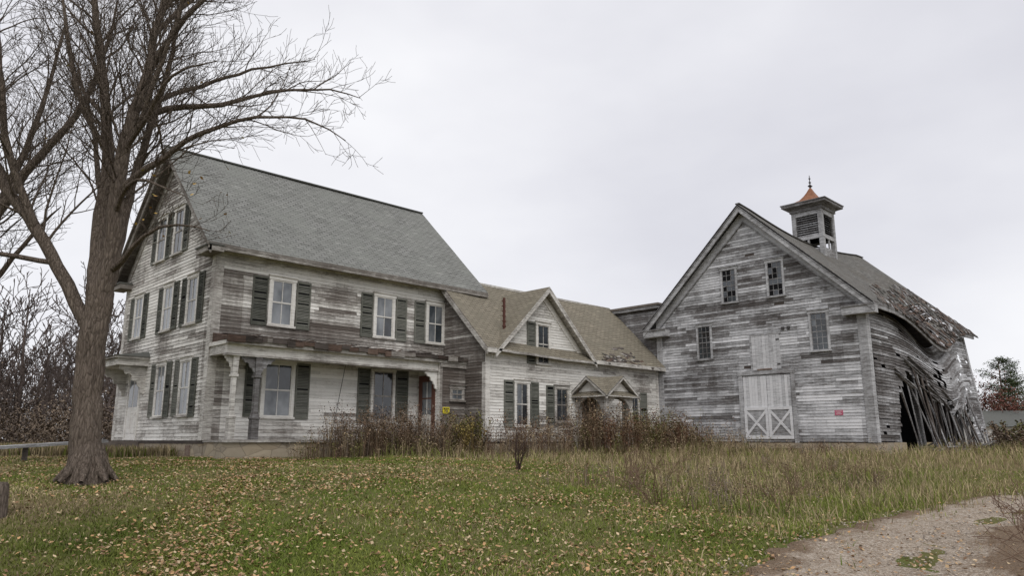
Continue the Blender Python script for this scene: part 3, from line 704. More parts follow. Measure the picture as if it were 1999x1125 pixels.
def groundmat():
    m,nt,b=newmat('grassy_ground',.95,.05)
    at=node(nt,'ShaderNodeAttribute',attribute_name='Col')
    n=noise_(nt,coords(nt,(1,1,1)),1.3,8,.7); n2=noise_(nt,coords(nt,(1,1,1)),22,4,.7)
    c=mix(nt,ramp(nt,n,[(.43,(0,0,0)),(.66,(.6,.6,.6))]),at.outputs['Color'],(.13,.095,.055))
    c=mix(nt,math_(nt,'MULTIPLY',n2,.35),c,(.05,.055,.015))
    nt.links.new(c,b.inputs['Base Color']); bump(nt,b,n2,.6,.04)
    return m
np_mesh('ground',np.stack([X,Y,Z],-1).reshape(-1,3),faces,GCc.reshape(-1,3),groundmat(),smooth=True)
def drivemat():
    m,nt,b=newmat('gravel',.95,.08)
    vo=node(nt,'ShaderNodeTexVoronoi'); nt.links.new(coords(nt,(1,1,1)),vo.inputs['Vector']); vo.inputs['Scale'].default_value=32
    at=node(nt,'ShaderNodeAttribute',attribute_name='Col')
    n=noise_(nt,coords(nt,(.5,1.6,1)),1.0,9,.75); n2=noise_(nt,coords(nt,(1,1,1)),5,7,.78)
    bw_=nt.nodes.new('ShaderNodeRGBToBW'); nt.links.new(vo.outputs['Color'],bw_.inputs[0])
    c=ramp(nt,bw_.outputs[0],[(.1,(.29,.225,.165)),(.5,(.44,.365,.29)),(.9,(.60,.53,.45))])
    sp=nt.nodes.new('ShaderNodeSeparateColor'); nt.links.new(at.outputs['Color'],sp.inputs[0])
    k=math_(nt,'ADD',n,math_(nt,'MULTIPLY_ADD',sp.outputs[0],.36,-.16))
    c=mix(nt,ramp(nt,k,[(.46,(0,0,0)),(.60,(.8,.8,.8))]),c,(.17,.11,.065))
    c=mix(nt,ramp(nt,n2,[(.47,(0,0,0)),(.66,(.65,.65,.65))]),c,(.24,.175,.12))
    nt.links.new(c,b.inputs['Base Color']); bump(nt,b,math_(nt,'ADD',vo.outputs['Distance'],n2),1.0,.045)
    return m
gx=np.arange(-9,32,.14); K=46
yl,yr=drive_edges(gx); yl=yl+.6*(fbm(gx,gx*0,1.1,5)-.5)*2; 
tt=np.linspace(0,1,K); DX=np.repeat(gx[:,None],K,1); DY=yr[:,None]+(yl-yr)[:,None]*tt[None,:]
rut=np.exp(-((tt-.28)/.09)**2)+np.exp(-((tt-.72)/.09)**2)
DZ=H(DX,DY)+.05-.05*rut[None,:]+.04*(fbm(DX,DY,1.7,6)-.5)+.025*(fbm(DX,DY,6,8)-.5); DZ[:,0]-=.12; DZ[:,-1]-=.12
mid=np.exp(-((tt-.5)/.13)**2)+.8*np.exp(-((tt-1)/.09)**2)+.7*np.exp(-(tt/.08)**2)
dc=np.zeros((len(gx),K,3)); dc[...,0]=np.clip(mid[None,:],0,1)
idx=np.arange(len(gx)*K).reshape(len(gx),K)
np_mesh('gravel_driveway',np.stack([DX,DY,DZ],-1).reshape(-1,3),np.stack([idx[:-1,:-1],idx[1:,:-1],idx[1:,1:],idx[:-1,1:]],-1).reshape(-1,4),dc.reshape(-1,3),drivemat(),smooth=True)
n=11000; sx=rng.uniform(-8,16,n); yl_,yr_=drive_edges(sx); sy=yr_+(yl_-yr_)*rng.random(n)*1.03
ss=.006+.022*rng.random(n)**3; sz=H(sx,sy)+.03
oc=np.array([[1,0,0],[0,1,0],[-1,0,0],[0,-1,0],[0,0,.7],[0,0,-.7]]); of=np.array([[0,1,4],[1,2,4],[2,3,4],[3,0,4],[1,0,5],[2,1,5],[3,2,5],[0,3,5]])
V=np.stack([sx,sy,sz],-1)[:,None,:]+oc[None]*ss[:,None,None]*(.6+.8*rng.random((n,6,1))); F_=(np.arange(n)[:,None,None]*6+of[None]).reshape(-1,3)
C=np.repeat((np.array([.50,.43,.36])*(.5+.7*rng.random((n,1)))),6,0)
np_mesh('loose_gravel',V.reshape(-1,3),F_,C,M['twig'])

# ================================================================ GRASS
def scatter(n,f0,f1,pw=1.0,slack=.82,ofs=1.5):
    u=rng.random(n); f=f0+(f1-f0)*u**pw
    r=(rng.random(n)*2-1)*(slack*f+ofs)
    return from_fr(f,r)
def ok(x,y,drv=True):
    k=~in_build(x,y)
    if drv:
        yl,yr=drive_edges(x); t=(y-yr)/(yl-yr)
        inside=(y<yl+.1+1.3*(fbm(x,y,1.2,9)-.5))&(y>yr+.1)&(x>-9)
        tuft=((np.abs(t-.5)<.12)&(fbm(x,y,1.5,77)>.5)&(rng.random(len(x))<.4))|((t>.82)&(fbm(x,y,2.5,78)>.5)&(rng.random(len(x))<.4))
        k&=~(inside&~tuft)
    return k
def blades(x,y,h,w,col,lean=.5,base=None,root=.75):
    n=len(x); z=H(x,y)-.01 if base is None else base
    a=rng.random(n)*2*np.pi; la=rng.random(n)*2*np.pi; ll=rng.random(n)*lean*h
    dx=np.cos(a)*w/2;dy=np.sin(a)*w/2
    V=np.empty((n,5,3))
    mx=x+np.cos(la)*ll*.35; my=y+np.sin(la)*ll*.35
    V[:,0]=np.stack([x-dx,y-dy,z],-1);V[:,1]=np.stack([x+dx,y+dy,z],-1)
    V[:,2]=np.stack([mx+dx*.8,my+dy*.8,z+h*.6],-1);V[:,3]=np.stack([mx-dx*.8,my-dy*.8,z+h*.6],-1)
    V[:,4]=np.stack([x+np.cos(la)*ll,y+np.sin(la)*ll,z+h],-1)
    b=np.arange(n)[:,None]*5
    Fc=np.concatenate([b+np.array([[0,1,2]]),b+np.array([[0,2,3]]),b+np.array([[3,2,4]])],0)
    C=np.repeat(col[:,None,:],5,1); C[:,:2]*=root; C[:,4]*=1.1
    return V.reshape(-1,3),Fc,C.reshape(-1,3)
def join(parts):
    off=0;V=[];F_=[];C=[]
    for v,f,c in parts: V.append(v);F_.append(f+off);C.append(c);off+=len(v)
    return np.concatenate(V),np.concatenate(F_),np.concatenate(C)
def gcol(x,y,d,jit=.25):
    g1=np.array([.115,.165,.026]);g2=np.array([.225,.245,.058]);s1=np.array([.46,.37,.22])
    k=np.clip(rng.random(len(x))*.6+1.4*(fbm(x,y,.9,55)-.5)+.2,0,1)[:,None]; g=g1*(1-k)+g2*k
    m=(rng.random(len(x))<d*.85)[:,None]
    c=np.where(m,s1*(.55+.6*rng.random((len(x),1))),g)
    return c*(1+jit*(rng.random((len(x),1))-.5)*2)
parts=[]
x,y=scatter(360000,7.5,24,1.25); k=ok(x,y); x,y=x[k],y[k]; d=lawn(x,y)
k=rng.random(len(x))<(.4+.6*sm(.34,.54,fbm(x,y,1.3,61))); x,y,d=x[k],y[k],d[k]
f,r=fr_rt(x,y)
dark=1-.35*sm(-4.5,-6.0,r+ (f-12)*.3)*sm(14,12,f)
hgt=(.018+.035*rng.random(len(x)))*(.8+ 1.1*fbm(x,y,1.1,4))
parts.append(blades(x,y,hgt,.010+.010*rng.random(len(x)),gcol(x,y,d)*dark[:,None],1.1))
def tallmask(x,y):
    f,r=fr_rt(x,y)
    m=sm(1.5,5,r)*sm(12.5,16,f)*(.2+.8*sm(.42,.58,fbm(x,y,.45,21)))
    m=np.maximum(m,.7*sm(21.5,24.0,f)*sm(-6,-3,r)); m=np.maximum(m,.3*sm(-1,3,r)*sm(8.5,12,f)*sm(.5,.6,fbm(x,y,.7,31)))
    yl,yr=drive_edges(x); m=np.maximum(m,.45*np.exp(-((y-yl-.4)/.6)**2)*(x>-3)*sm(.35,.6,fbm(x,y,.9,71)))
    return m
x,y=scatter(170000,8,36,1.0,.8,1); k=ok(x,y); x,y=x[k],y[k]; m=tallmask(x,y); k=rng.random(len(x))<m*.8; x,y,m=x[k],y[k],m[k]
hgt=(.10+.36*rng.random(len(x))**1.8)*(.4+.7*m)*(.5+1.0*fbm(x,y,.6,88))
parts.append(blades(x,y,hgt,.010+.008*rng.random(len(x)),gcol(x,y,np.clip(lawn(x,y)+.2,0,.8)),.9))
f=24+50*rng.random(60000)**1.6; r=-(.30*f+rng.random(60000)*(.6*f)); x,y=from_fr(f,r); k=ok(x,y)
x,y=x[k],y[k]; parts.append(blades(x,y,.15+.3*rng.random(len(x)),.03+.02*rng.random(len(x)),gcol(x,y,np.full(len(x),.95))*.7,.5))
f=33+40*rng.random(25000); r=(.45*f+rng.random(25000)*(.5*f)); x,y=from_fr(f,r); k=ok(x,y)
x,y=x[k],y[k]; parts.append(blades(x,y,.2+.4*rng.random(len(x)),.03+.02*rng.random(len(x)),gcol(x,y,np.full(len(x),.75))*.7,.5))
V,F_,C=join(parts); np_mesh('grass',V,F_,C,M['grass'])

def quads(c,size,col,flat=.35):
    n=len(c); a=rng.random(n)*2*np.pi
    u=np.stack([np.cos(a),np.sin(a),(rng.random(n)-.5)*2*flat],-1); v=np.stack([-np.sin(a),np.cos(a),(rng.random(n)-.5)*2*flat],-1)
    s=size[:,None]
    P=np.stack([c-u*s,c-v*s*.6+u*s*.1,c+u*s*.9,c+v*s*.7],1)
    b=np.arange(n)[:,None]*4; F3=np.concatenate([b+np.array([[0,1,2]]),b+np.array([[0,2,3]])],0)
    return P.reshape(-1,3),F3,np.repeat(col,4,0)
n=95000; x,y=scatter(n,8,23,1.1,.75,1); f,r=fr_rt(x,y)
pr=.60*sm(8,-1,r)*(.22+.78*sm(.40,.62,fbm(x,y,.5,41)))*(.55+.45*sm(9,13,f))*(.4+1.2*fbm(x,y,2.2,43))+.05
band=np.exp(-((r+4.0+(f-10)*.28)/.8)**2); pr=np.maximum(pr,band*.85)
inner=sm(-5,-6,r+(f-10)*.28)*sm(14,12,f); pr=pr*(1-.8*inner)
k=~in_build(x,y)&(rng.random(n)<pr); x,y=x[k],y[k]
lc=np.array([[.46,.32,.18],[.35,.22,.12],[.55,.42,.27],[.25,.145,.085],[.47,.28,.14]])[rng.integers(0,5,len(x))]*(.7+.5*rng.random((len(x),1)))
z=H(x,y)+.035+.03*rng.random(len(x))
V,F_,C=quads(np.stack([x,y,z],-1),.014+.024*rng.random(len(x)),lc,.6); np_mesh('fallen_leaves',V,F_,C,M['leaf'])

# ================================================================ WEEDS
def weed_cluster(px,py,hh,col,nst=5,spread=.25,leaf=14,lsz=.03,lcol=None,up=.35):
    P=[]
    n=len(px); X_=np.repeat(px,nst)+rng.normal(0,spread*.4,n*nst); Y_=np.repeat(py,nst)+rng.normal(0,spread*.4,n*nst)
    Hh=np.repeat(hh,nst)*(.55+.5*rng.random(n*nst)); N=n*nst
    w=.010+.008*rng.random(N)
    cc=np.repeat(col,nst,0)*(.7+.6*rng.random((N,1)))
    V,F3,C=blades(X_,Y_,Hh,w,cc,spread*1.6)
    P.append((V,F3,C))
    tips=V.reshape(-1,5,3); t=rng.random((N,leaf))**.6*(1-up)+up
    b=tips[:,0][:,None,:]; m=tips[:,3][:,None,:]; e=tips[:,4][:,None,:]
    tt=t[...,None]; pos=np.where(tt<.6,b+(m-b)*(tt/.6),m+(e-m)*((tt-.6)/.4)).reshape(-1,3)
    pos=pos+rng.normal(0,.05,pos.shape)*np.array([1,1,.6])
    lcx=np.repeat(np.repeat(col if lcol is None else lcol,nst,0),leaf,0)*(.6+.8*rng.random((len(pos),1)))
    P.append(quads(pos,lsz*(.5+rng.random(len(pos))),lcx,1.0))
    return P
brown=np.array([.17,.115,.075]);tan=np.array([.35,.27,.17]);redb=np.array([.16,.085,.055]);olive=np.array([.15,.145,.05]);grey=np.array([.21,.165,.13])
W=[]
def strip(n,x0,x1,y0,y1,h0,h1,cols,**kw):
    px=rng.uniform(x0,x1,n);py=rng.uniform(y0,y1,n);hh=rng.uniform(h0,h1,n)
    c=np.array(cols)[rng.integers(0,len(cols),n)]
    W.extend(weed_cluster(px,py,hh,c,**kw))
strip(240,2.6,8.6,-3.6,-1.8,.8,1.65,[brown,brown,tan,grey],leaf=12,lsz=.022)
strip(100,3.2,6.8,-3.4,-1.8,1.2,1.95,[brown,grey,brown],leaf=14,lsz=.023)
strip(110,1.6,9.2,-4.6,-2.2,.3,.9,[brown,tan,olive],leaf=8,lsz=.02)
strip(28,7.4,8.4,-3.6,-2.4,1.1,1.7,[olive,np.array([.30,.23,.08])],leaf=26,lsz=.03)
strip(120,8.4,13.5,-5.0,-3.0,.8,1.65,[brown,tan,grey,redb],leaf=13,lsz=.023)
strip(130,12.6,18.0,-6.2,-4.4,.9,2.0,[brown,brown,redb,olive,tan],leaf=18,lsz=.028)
strip(55,12.8,14.6,-4.8,-3.3,1.5,2.6,[brown,brown,tan],leaf=16,lsz=.027)
strip(16,16.6,18.0,-5.2,-3.8,1.2,1.9,[olive,redb],leaf=22,lsz=.03)
strip(110,16.5,20.3,-6.5,-3.2,.9,1.85,[brown,redb,tan],leaf=14,lsz=.026)
strip(60,15.5,19.8,-9,-6,.5,1.2,[brown,tan,olive],leaf=9,lsz=.02)
strip(70,17.5,20.2,-13.5,-8,.25,.7,[brown,tan],leaf=6,lsz=.018)
strip(100,10,18,-10,-5.5,.25,.8,[tan,brown,olive],leaf=7,lsz=.018)
strip(60,21,33,-16.5,-13.2,.3,.8,[tan,brown,olive],leaf=8,lsz=.02)
strip(170,2.5,15,-16,-11.0,.25,.8,[tan,tan,brown,grey],leaf=7,lsz=.016)
V,F_,C=join(W); np_mesh('dry_weeds',V,F_,C,M['twig'])
W=[]; strip(14,31,37,-17,-13.5,.9,1.7,[brown,grey,olive],leaf=50,lsz=.05,nst=14,spread=.55,up=.1)
strip(12,35.5,40,-17,-12,1.2,2.2,[olive,brown],leaf=50,lsz=.06,nst=14,spread=.5,up=.1)
V,F_,C=join(W); np_mesh('bramble_bushes',V,F_,C,M['twig'])

# ================================================================ TREES
class Tree:
    def __init__(s): s.v=[];s.f=[];s.tips=[]
    def tube(s,pts,rad,sides,lump=0):
        base=len(s.v); n=len(pts)
        prev=None
        for i,(p,r) in enumerate(zip(pts,rad)):
            d=(pts[min(i+1,n-1)]-pts[max(i-1,0)]).normalized()
            if prev is None:
                a=Vector((0,0,1)) if abs(d.z)<.9 else Vector((1,0,0)); prev=d.cross(a).normalized()
            sd=(prev-d*prev.dot(d)); sd=sd.normalized() if sd.length>1e-6 else d.orthogonal().normalized(); prev=sd; up=d.cross(sd)
            for k in range(sides):
                t=2*math.pi*k/sides; o=(sd*math.cos(t)+up*math.sin(t))
                rr=r
                if lump: 
                    rr=r*(1+lump*nz(o.x*2.2+p.x,o.y*2.2+p.y,p.z*.9)+lump*.5*nz(o.x*7,o.y*7,p.z*1.5))
                s.v.append(p+o*rr)
        for i in range(n-1):
            for k in range(sides):
                k2=(k+1)%sides
                s.f.append((base+i*sides+k,base+i*sides+k2,base+(i+1)*sides+k2,base+(i+1)*sides+k))
    def branch(s,p,d,L,r,lev,maxlev,rmin,dens,R,grav=.03,main=None,spawn0=.18,cuts=(.3,.4,.45)):
        if main is None:
            n=max(3,min(10,int(L/.2))); pts=[p.copy()];dd=d.copy()
            for i in range(n):
                dd=(dd+Vector((R.gauss(0,1),R.gauss(0,1),R.gauss(0,1)))*.12+Vector((0,0,grav*(1.3 if lev>1 else .6)))).normalized()
                pts.append(pts[-1]+dd*(L/n))
            rad=[max(rmin,r*(1-.8*(i/n))) for i in range(n+1)]
        else:
            pts,rad=main; L=sum((pts[i+1]-pts[i]).length for i in range(len(pts)-1)); n=len(pts)-1
        big=rad[0]>.05
        sides=12 if rad[0]>.15 else (7 if big else (4 if rad[0]>.012 else 3))
        s.tube(pts,rad,sides,.12 if big else 0)
        if lev>=maxlev: s.tips.append(pts[-1]); return
        nc=max(2,int(L*dens[lev]))
        for c in range(nc):
            t=spawn0+(1-spawn0)*(c+R.random())/nc
            q=min(t*n,n-.001); i=int(q); pp=pts[i].lerp(pts[i+1],q-i); ax=(pts[i+1]-pts[i]).normalized()
            rr=rad[i]
            o=ax.orthogonal().normalized(); o.rotate(Matrix.Rotation(R.uniform(0,6.283),3,ax))
            ang=math.radians(R.uniform(28,58)); cd=(ax*math.cos(ang)+o*math.sin(ang)+Vector((0,0,.15))).normalized()
            cut=cuts[lev]
            cl=min(2.8,max(.28,L*R.uniform(cut*.7,cut*1.5)*(1.15-.6*t)))
            cr=max(rmin,min(rr*.55,cl*.010+.001))
            s.branch(pp,cd,cl,cr,lev+1,maxlev,rmin,dens,R,grav,cuts=cuts)
    def arrays(s): return np.array([tuple(v) for v in s.v]),np.array(s.f)
def barkmat(name,c1,c2):
    m,nt,b=newmat(name,.95,.05)
    n=noise_(nt,coords(nt,(13,13,2.2)),1.6,9,.8); n2=noise_(nt,coords(nt,(1,1,.6)),2.2,4,.6)
    vo=node(nt,'ShaderNodeTexVoronoi',feature='DISTANCE_TO_EDGE'); nt.links.new(coords(nt,(14,14,3)),vo.inputs['Vector']); vo.inputs['Scale'].default_value=1.3
    c=ramp(nt,n,[(.36,c1),(.60,c2)]); c=mix(nt,math_(nt,'MULTIPLY',n2,.5),c,(c2[0]*1.15,c2[1]*1.1,c2[2]*1.05))
    k=ramp(nt,vo.outputs['Distance'],[(.0,(.6,.6,.6)),(.12,(0,0,0))])
    c=mix(nt,k,c,c1)
    nt.links.new(c,b.inputs['Base Color']); bump(nt,b,math_(nt,'ADD',n,vo.outputs['Distance']),1.0,.10)
    return m
bark=barkmat('tree_bark',(.055,.043,.035),(.29,.24,.20))
R=random.Random(5)
TF,TR=15.0,-8.34
def tp(dr,dz,df=0):
    x,y=from_fr(TF+df,TR+dr); return Vector((x,y,dz))
def smooth(ctrl,rs,step=.3):
    P=[ctrl[0]]+ctrl+[ctrl[-1]]; pts=[];rad=[]
    for i in range(len(ctrl)-1):
        p0,p1,p2,p3=P[i],P[i+1],P[i+2],P[i+3]; n=max(2,int((p2-p1).length/step))
        for k in range(n):
            t=k/n; q=.5*((2*p1)+(p2-p0)*t+(2*p0-5*p1+4*p2-p3)*t*t+(3*p1-p0-3*p2+p3)*t**3)
            q=q+Vector((R.gauss(0,1),R.gauss(0,1),R.gauss(0,1)))*.012
            pts.append(q);rad.append(rs[i]+(rs[i+1]-rs[i])*t)
    pts.append(ctrl[-1]);rad.append(rs[-1]); return pts,rad
tree=Tree(); dens=[3.4,4.6,5.6,5.5]
tr_pts,tr_r=smooth([tp(.02,-1.1),tp(.0,-.70),tp(-.06,-.2),tp(-.14,.5),tp(-.18,1.6),tp(-.17,2.4),tp(-.14,3.1),tp(-.12,3.9)],[.46,.37,.29,.265,.25,.26,.25,.12],.14)
tree.tube(tr_pts,tr_r,28,.14)
for a in range(8):
    t=a*.8+.3; c=tp(0,-.5); tree.tube([c+Vector((math.cos(t)*.14,math.sin(t)*.14,.4)),c+Vector((math.cos(t)*.30,math.sin(t)*.30,-.02)),c+Vector((math.cos(t)*.55,math.sin(t)*.55,-.28))],[.11,.10,.04],8,.15)
limbs=[
 ([tp(-.16,2.4),tp(-.02,3.4,-.05),tp(.06,4.3,-.1),tp(.08,5.4,-.2),tp(.2,6.6,-.2),tp(.42,7.8,-.1),tp(.38,9.0,.1),tp(.6,10.6,.2),tp(.9,12.6,.3)],[.22,.19,.165,.145,.13,.105,.08,.055,.02]),
 ([tp(-.18,2.5),tp(-.36,3.5,.15),tp(-.5,4.5,.3),tp(-.58,6.0,.5),tp(-.85,7.4,.6),tp(-1.2,8.9,.7),tp(-1.6,10.6,.8),tp(-2,12.4,.8)],[.21,.17,.145,.13,.11,.09,.06,.02]),
 ([tp(-.12,3.2,.3),tp(-.2,5.6,.9),tp(-.1,7.4,1.3),tp(.1,9.2,1.5),tp(.2,11.5,1.6)],[.11,.095,.08,.055,.02]),
 ([tp(-.22,2.1),tp(-.55,2.75,-.1),tp(-.95,3.5,-.2),tp(-1.45,4.3,-.3),tp(-2.3,5.4,-.4),tp(-2.7,6.5,-.4),tp(-3.5,8.0,-.3),tp(-4.2,9.8,-.2)],[.16,.14,.125,.12,.11,.09,.06,.02]),
 ([tp(-1.4,4.2,-.3),tp(-1.9,5.8,-.8),tp(-2.0,7.4,-1.2),tp(-2.4,9.6,-1.4)],[.09,.075,.055,.02]),
 ([tp(.06,5.0,-.15),tp(.6,5.3,-.5),tp(1.2,5.55,-.8),tp(2.1,6.05,-1.0),tp(3.2,6.35,-1.1),tp(4.2,6.3,-1.1),tp(5.0,5.9,-1.0)],[.10,.08,.065,.05,.032,.02,.008]),
 ([tp(.15,6.5,-.2),tp(.8,7.1,.1),tp(1.9,7.3,.3),tp(2.95,7.7,.5),tp(4.2,7.8,.6),tp(4.9,7.6,.6)],[.09,.07,.055,.035,.02,.008]),
 ([tp(.4,7.8,-.1),tp(1.1,8.6,-.5),tp(1.9,9.3,-.8),tp(2.9,9.9,-1.0),tp(3.8,10.2,-1.1)],[.075,.06,.042,.025,.008]),
 ([tp(.38,8.8,0),tp(.9,10.0,.5),tp(1.8,11.2,.9),tp(2.8,11.8,1.2)],[.065,.05,.035,.012]),
 ([tp(.0,3.45),tp(.5,3.6,-.4),tp(1.1,3.95,-.9),tp(1.9,4.1,-1.2),tp(2.6,3.9,-1.4)],[.09,.06,.038,.024,.008]),
 ([tp(.05,4.6,-.1),tp(.6,5.0,-.8),tp(1.3,4.9,-1.4),tp(2.2,4.5,-1.7)],[.06,.045,.028,.008]),
 ([tp(.15,6.0,-.2),tp(1.0,6.5,-1.0),tp(1.7,7.0,-1.6),tp(2.7,7.1,-2.0)],[.055,.045,.028,.008]),
 ([tp(.3,7.0,-.2),tp(1.2,8.0,.8),tp(2.2,8.6,1.2),tp(3.6,9.0,1.4)],[.06,.05,.03,.008]),
 ([tp(.2,6.2,-.1),tp(.9,7.6,-.6),tp(1.4,9.0,-.9),tp(1.8,10.6,-1.0)],[.06,.05,.035,.01]),
 ([tp(-.6,6.2,.5),tp(-1.2,7.4,.2),tp(-1.5,8.8,0),tp(-2.0,10.6,0)],[.07,.06,.045,.015]),
 ([tp(-.5,4.9,.3),tp(-1.1,6.2,1.0),tp(-1.7,7.6,1.5),tp(-2.5,9.4,1.8)],[.07,.06,.045,.015]),
 ([tp(-.85,7.2,.6),tp(-1.7,8.0,1.2),tp(-2.6,9.2,1.6)],[.06,.045,.015]),
 ([tp(-1.0,3.55,-.2),tp(-1.9,3.6,-.8),tp(-2.8,3.2,-1.2),tp(-3.5,2.6,-1.5)],[.06,.045,.03,.01]),
]
for c,rs in limbs:
    mn=smooth(c,rs,.3); tree.branch(None,None,0,0,0,3,.0042,dens,R,.05,main=mn,spawn0=.22,cuts=(.27,.42,.45))
V,F_=tree.arrays(); bt=np_mesh('bare_tree',V,F_,None,bark,smooth=True)
tips=np.array([tuple(t) for t in tree.tips]); f,r=fr_rt(tips[:,0],tips[:,1])
k=((tips[:,2]>3.0)&(tips[:,2]<5.4)&(r>-8.4)&(r<-5.0)&(rng.random(len(tips))<.20))|(rng.random(len(tips))<.008)
lt=tips[k]; col=np.array([[.50,.33,.10],[.42,.24,.08],[.30,.26,.08]])[rng.integers(0,3,len(lt))]
V,F_,C=quads(lt+rng.normal(0,.03,lt.shape),.028+.02*rng.random(len(lt)),col,1.0); lv=np_mesh('clinging_leaves',V,F_,C,M['leaf'],parent=bt)
R=random.Random(9); t2=Tree(); TF,TR=17.0,-13.6
t2.branch(None,None,0,0,0,3,.005,[1.8,3.2,4.4,5],R,.04,main=smooth([tp(0,-1),tp(.1,1.5),tp(.2,3.2),tp(.4,6),tp(.3,9),tp(.2,12)],[.4,.3,.25,.18,.1,.02],.4),spawn0=.3,cuts=(.22,.4,.45))
for c,rs in [([tp(.15,2.8),tp(1.0,4.6),tp(1.9,6.4),tp(2.9,7.8),tp(3.4,9.4),tp(3.6,11)],[.14,.12,.10,.08,.055,.02]),([tp(.2,3.2),tp(.9,5.5,.5),tp(1.4,8,.8),tp(1.7,11,1)],[.12,.10,.07,.02]),
   ([tp(.4,1.8,-.5),tp(1.6,3.0,-.7),tp(2.8,4.6,-.8),tp(3.4,5.2,-.9)],[.09,.07,.04,.01])]:
    t2.branch(None,None,0,0,0,3,.005,[2.8,4.2,5,5],R,.04,main=smooth(c,rs,.35),spawn0=.2,cuts=(.24,.42,.45))
V,F_=t2.arrays(); np_mesh('bare_tree.001',V,F_,None,bark,smooth=True)
R=random.Random(21); dt=Tree()
def far_tree(f,r,h,rr):
    x,y=from_fr(f,r); z=hz(x,y)
    base=Vector((x,y,z-.2)); top=base+Vector((R.uniform(-1,1),R.uniform(-1,1),h*.8))
    mn=([base.lerp(top,i/8)+Vector((R.gauss(0,.15),R.gauss(0,.15),0)) for i in range(9)],[rr*(1-.85*i/8) for i in range(9)])
    dt.branch(None,None,0,0,0,3,.020,[2.2,1.8,1.8],R,.06,main=mn,spawn0=.12,cuts=(.42,.55,.5))
for i in range(52):
    f=R.uniform(42,85); far_tree(f,-f*R.uniform(.5,.82),R.uniform(5.5,12),.18)
for i in range(14):
    f=R.uniform(70,100); far_tree(f,f*R.uniform(.62,.9),R.uniform(4,6.5),.15)
for i in range(20):
    f=R.uniform(60,110); far_tree(f,f*R.uniform(-.45,.5),R.uniform(4,6),.15)
V,F_=dt.arrays(); np_mesh('distant_bare_trees',V,F_,None,barkmat('distant_bark',(.09,.07,.062),(.20,.165,.15)))
def cloud(n,cx,cy,cz,rx,rz,col,size):
    a=rng.normal(0,1,(n,3)); a/=np.linalg.norm(a,axis=1)[:,None]; rad=rng.random(n)**.4
    p=a*rad[:,None]*np.array([rx,rx,rz]); p*=(1+.35*np.sin(a[:,:1]*7+cx)+.25*np.sin(a[:,1:2]*9+cy))
    return quads(p+np.array([cx,cy,cz]),size*(.5+rng.random(n)),col*(.55+.9*rng.random((n,1))),1.0)
Bs=[]
for i in range(85):
    f=R.uniform(36,70); r=-f*R.uniform(.46,.80); x,y=from_fr(f,r); h=R.uniform(1.0,2.6)
    Bs.append(cloud(850,x,y,hz(x,y)+h*.7,R.uniform(1.5,2.8),h,np.array(R.choice([(.15,.115,.085),(.12,.095,.08),(.18,.14,.105)])),.055))
for i in range(45):
    f=R.uniform(80,120); r=f*R.uniform(-.5,.85); x,y=from_fr(f,r); h=R.uniform(1.2,2.2)
    Bs.append(cloud(500,x,y,hz(x,y)+h*.6,R.uniform(2.5,4),h,np.array(R.choice([(.14,.10,.075),(.10,.09,.07)])),.12))
V,F_,C=join(Bs); np_mesh('distant_brush',V,F_,C,M['twig'])
Bs=[]
for (f,r,h,rx) in [(56,35.4,1.9,2.2),(58,38,1.4,2.0)]:
    x,y=from_fr(f,r); Bs.append(cloud(2800,x,y,hz(x,y)+h+1.7,rx,h,np.array((.15,.065,.05)),.06))
V,F_,C=join(Bs); np_mesh('red_shrub',V,F_,C,M['twig'])
def pine(f,r,h,name):
    x,y=from_fr(f,r); z0=hz(x,y); T_=Tree(); T_.tube([Vector((x,y,z0-.2)),Vector((x,y,z0+h))],[.16,.03],6)
    cl=[]
    nb=70
    for i in range(nb):
        t=(i+.5)/nb; z=z0+h*(.15+.85*t); L=(2.8*(1-t)**.6+.4)*R.uniform(.5,1.2); a=R.uniform(0,6.28)
        e=Vector((x+math.cos(a)*L,y+math.sin(a)*L,z+.25*L)); T_.tube([Vector((x,y,z)),e],[.03,.01],3)
        for q in (.45,.75,1.0):
            c=Vector((x,y,z)).lerp(e,q); cl.append(cloud(55,c.x,c.y,c.z,.48,.24,np.array((.065,.09,.037)),.05))
    V,F_=T_.arrays(); o=np_mesh(name,V,F_,None,bark)
    V,F_,C=join(cl); np_mesh('needles',V,F_,C,M['leaf'],parent=o)
pine(66,43.2,8.0,'pine_tree'); pine(70,47.0,6.5,'pine_tree.001')
dh=empty('distant_house'); d_=MB(); hx,hy=from_fr(52,34.5); 
DF=Fr((hx,hy,hz(hx,hy)),(FY,-FX),(-FX,-FY))
d_.fbox(DF,-2,8,0,1.9,-6,0,'siding',(.15,.5,0)); 
d_.face([DF.p(-2.4,1.8,.4),DF.p(8.4,1.8,.4),DF.p(8.4,3.0,-3),DF.p(-2.4,3.0,-3)],'roof'); d_.face([DF.p(-2.4,1.8,-6.4),DF.p(8.4,1.8,-6.4),DF.p(8.4,3.0,-3),DF.p(-2.4,3.0,-3)],'roof')
for a in (-1,2,5): window(d_,DF,a,a+1.2,.7,1.6,glass='glassdark')
d_.build('distant_house_body',dh)
R=random.Random(33); sp=Tree()
def sapling(T_,x,y,h,n,rr,spread):
    z=hz(x,y)-.05
    for i in range(n):
        a=R.uniform(0,6.28); d=Vector((math.cos(a)*spread,math.sin(a)*spread,1)).normalized()
        T_.branch(Vector((x+R.gauss(0,.06),y+R.gauss(0,.06),z)),d,h*R.uniform(.7,1.1),rr,1,3,.004,[0,5,6],R,.02,cuts=(.33,.35,.4))
sapling(sp,4.3,-9.3,.95,7,.024,.15)
V,F_=sp.arrays(); np_mesh('dead_shrub',V,F_,None,simple('dark_stems',(.06,.04,.033)))
sp=Tree()
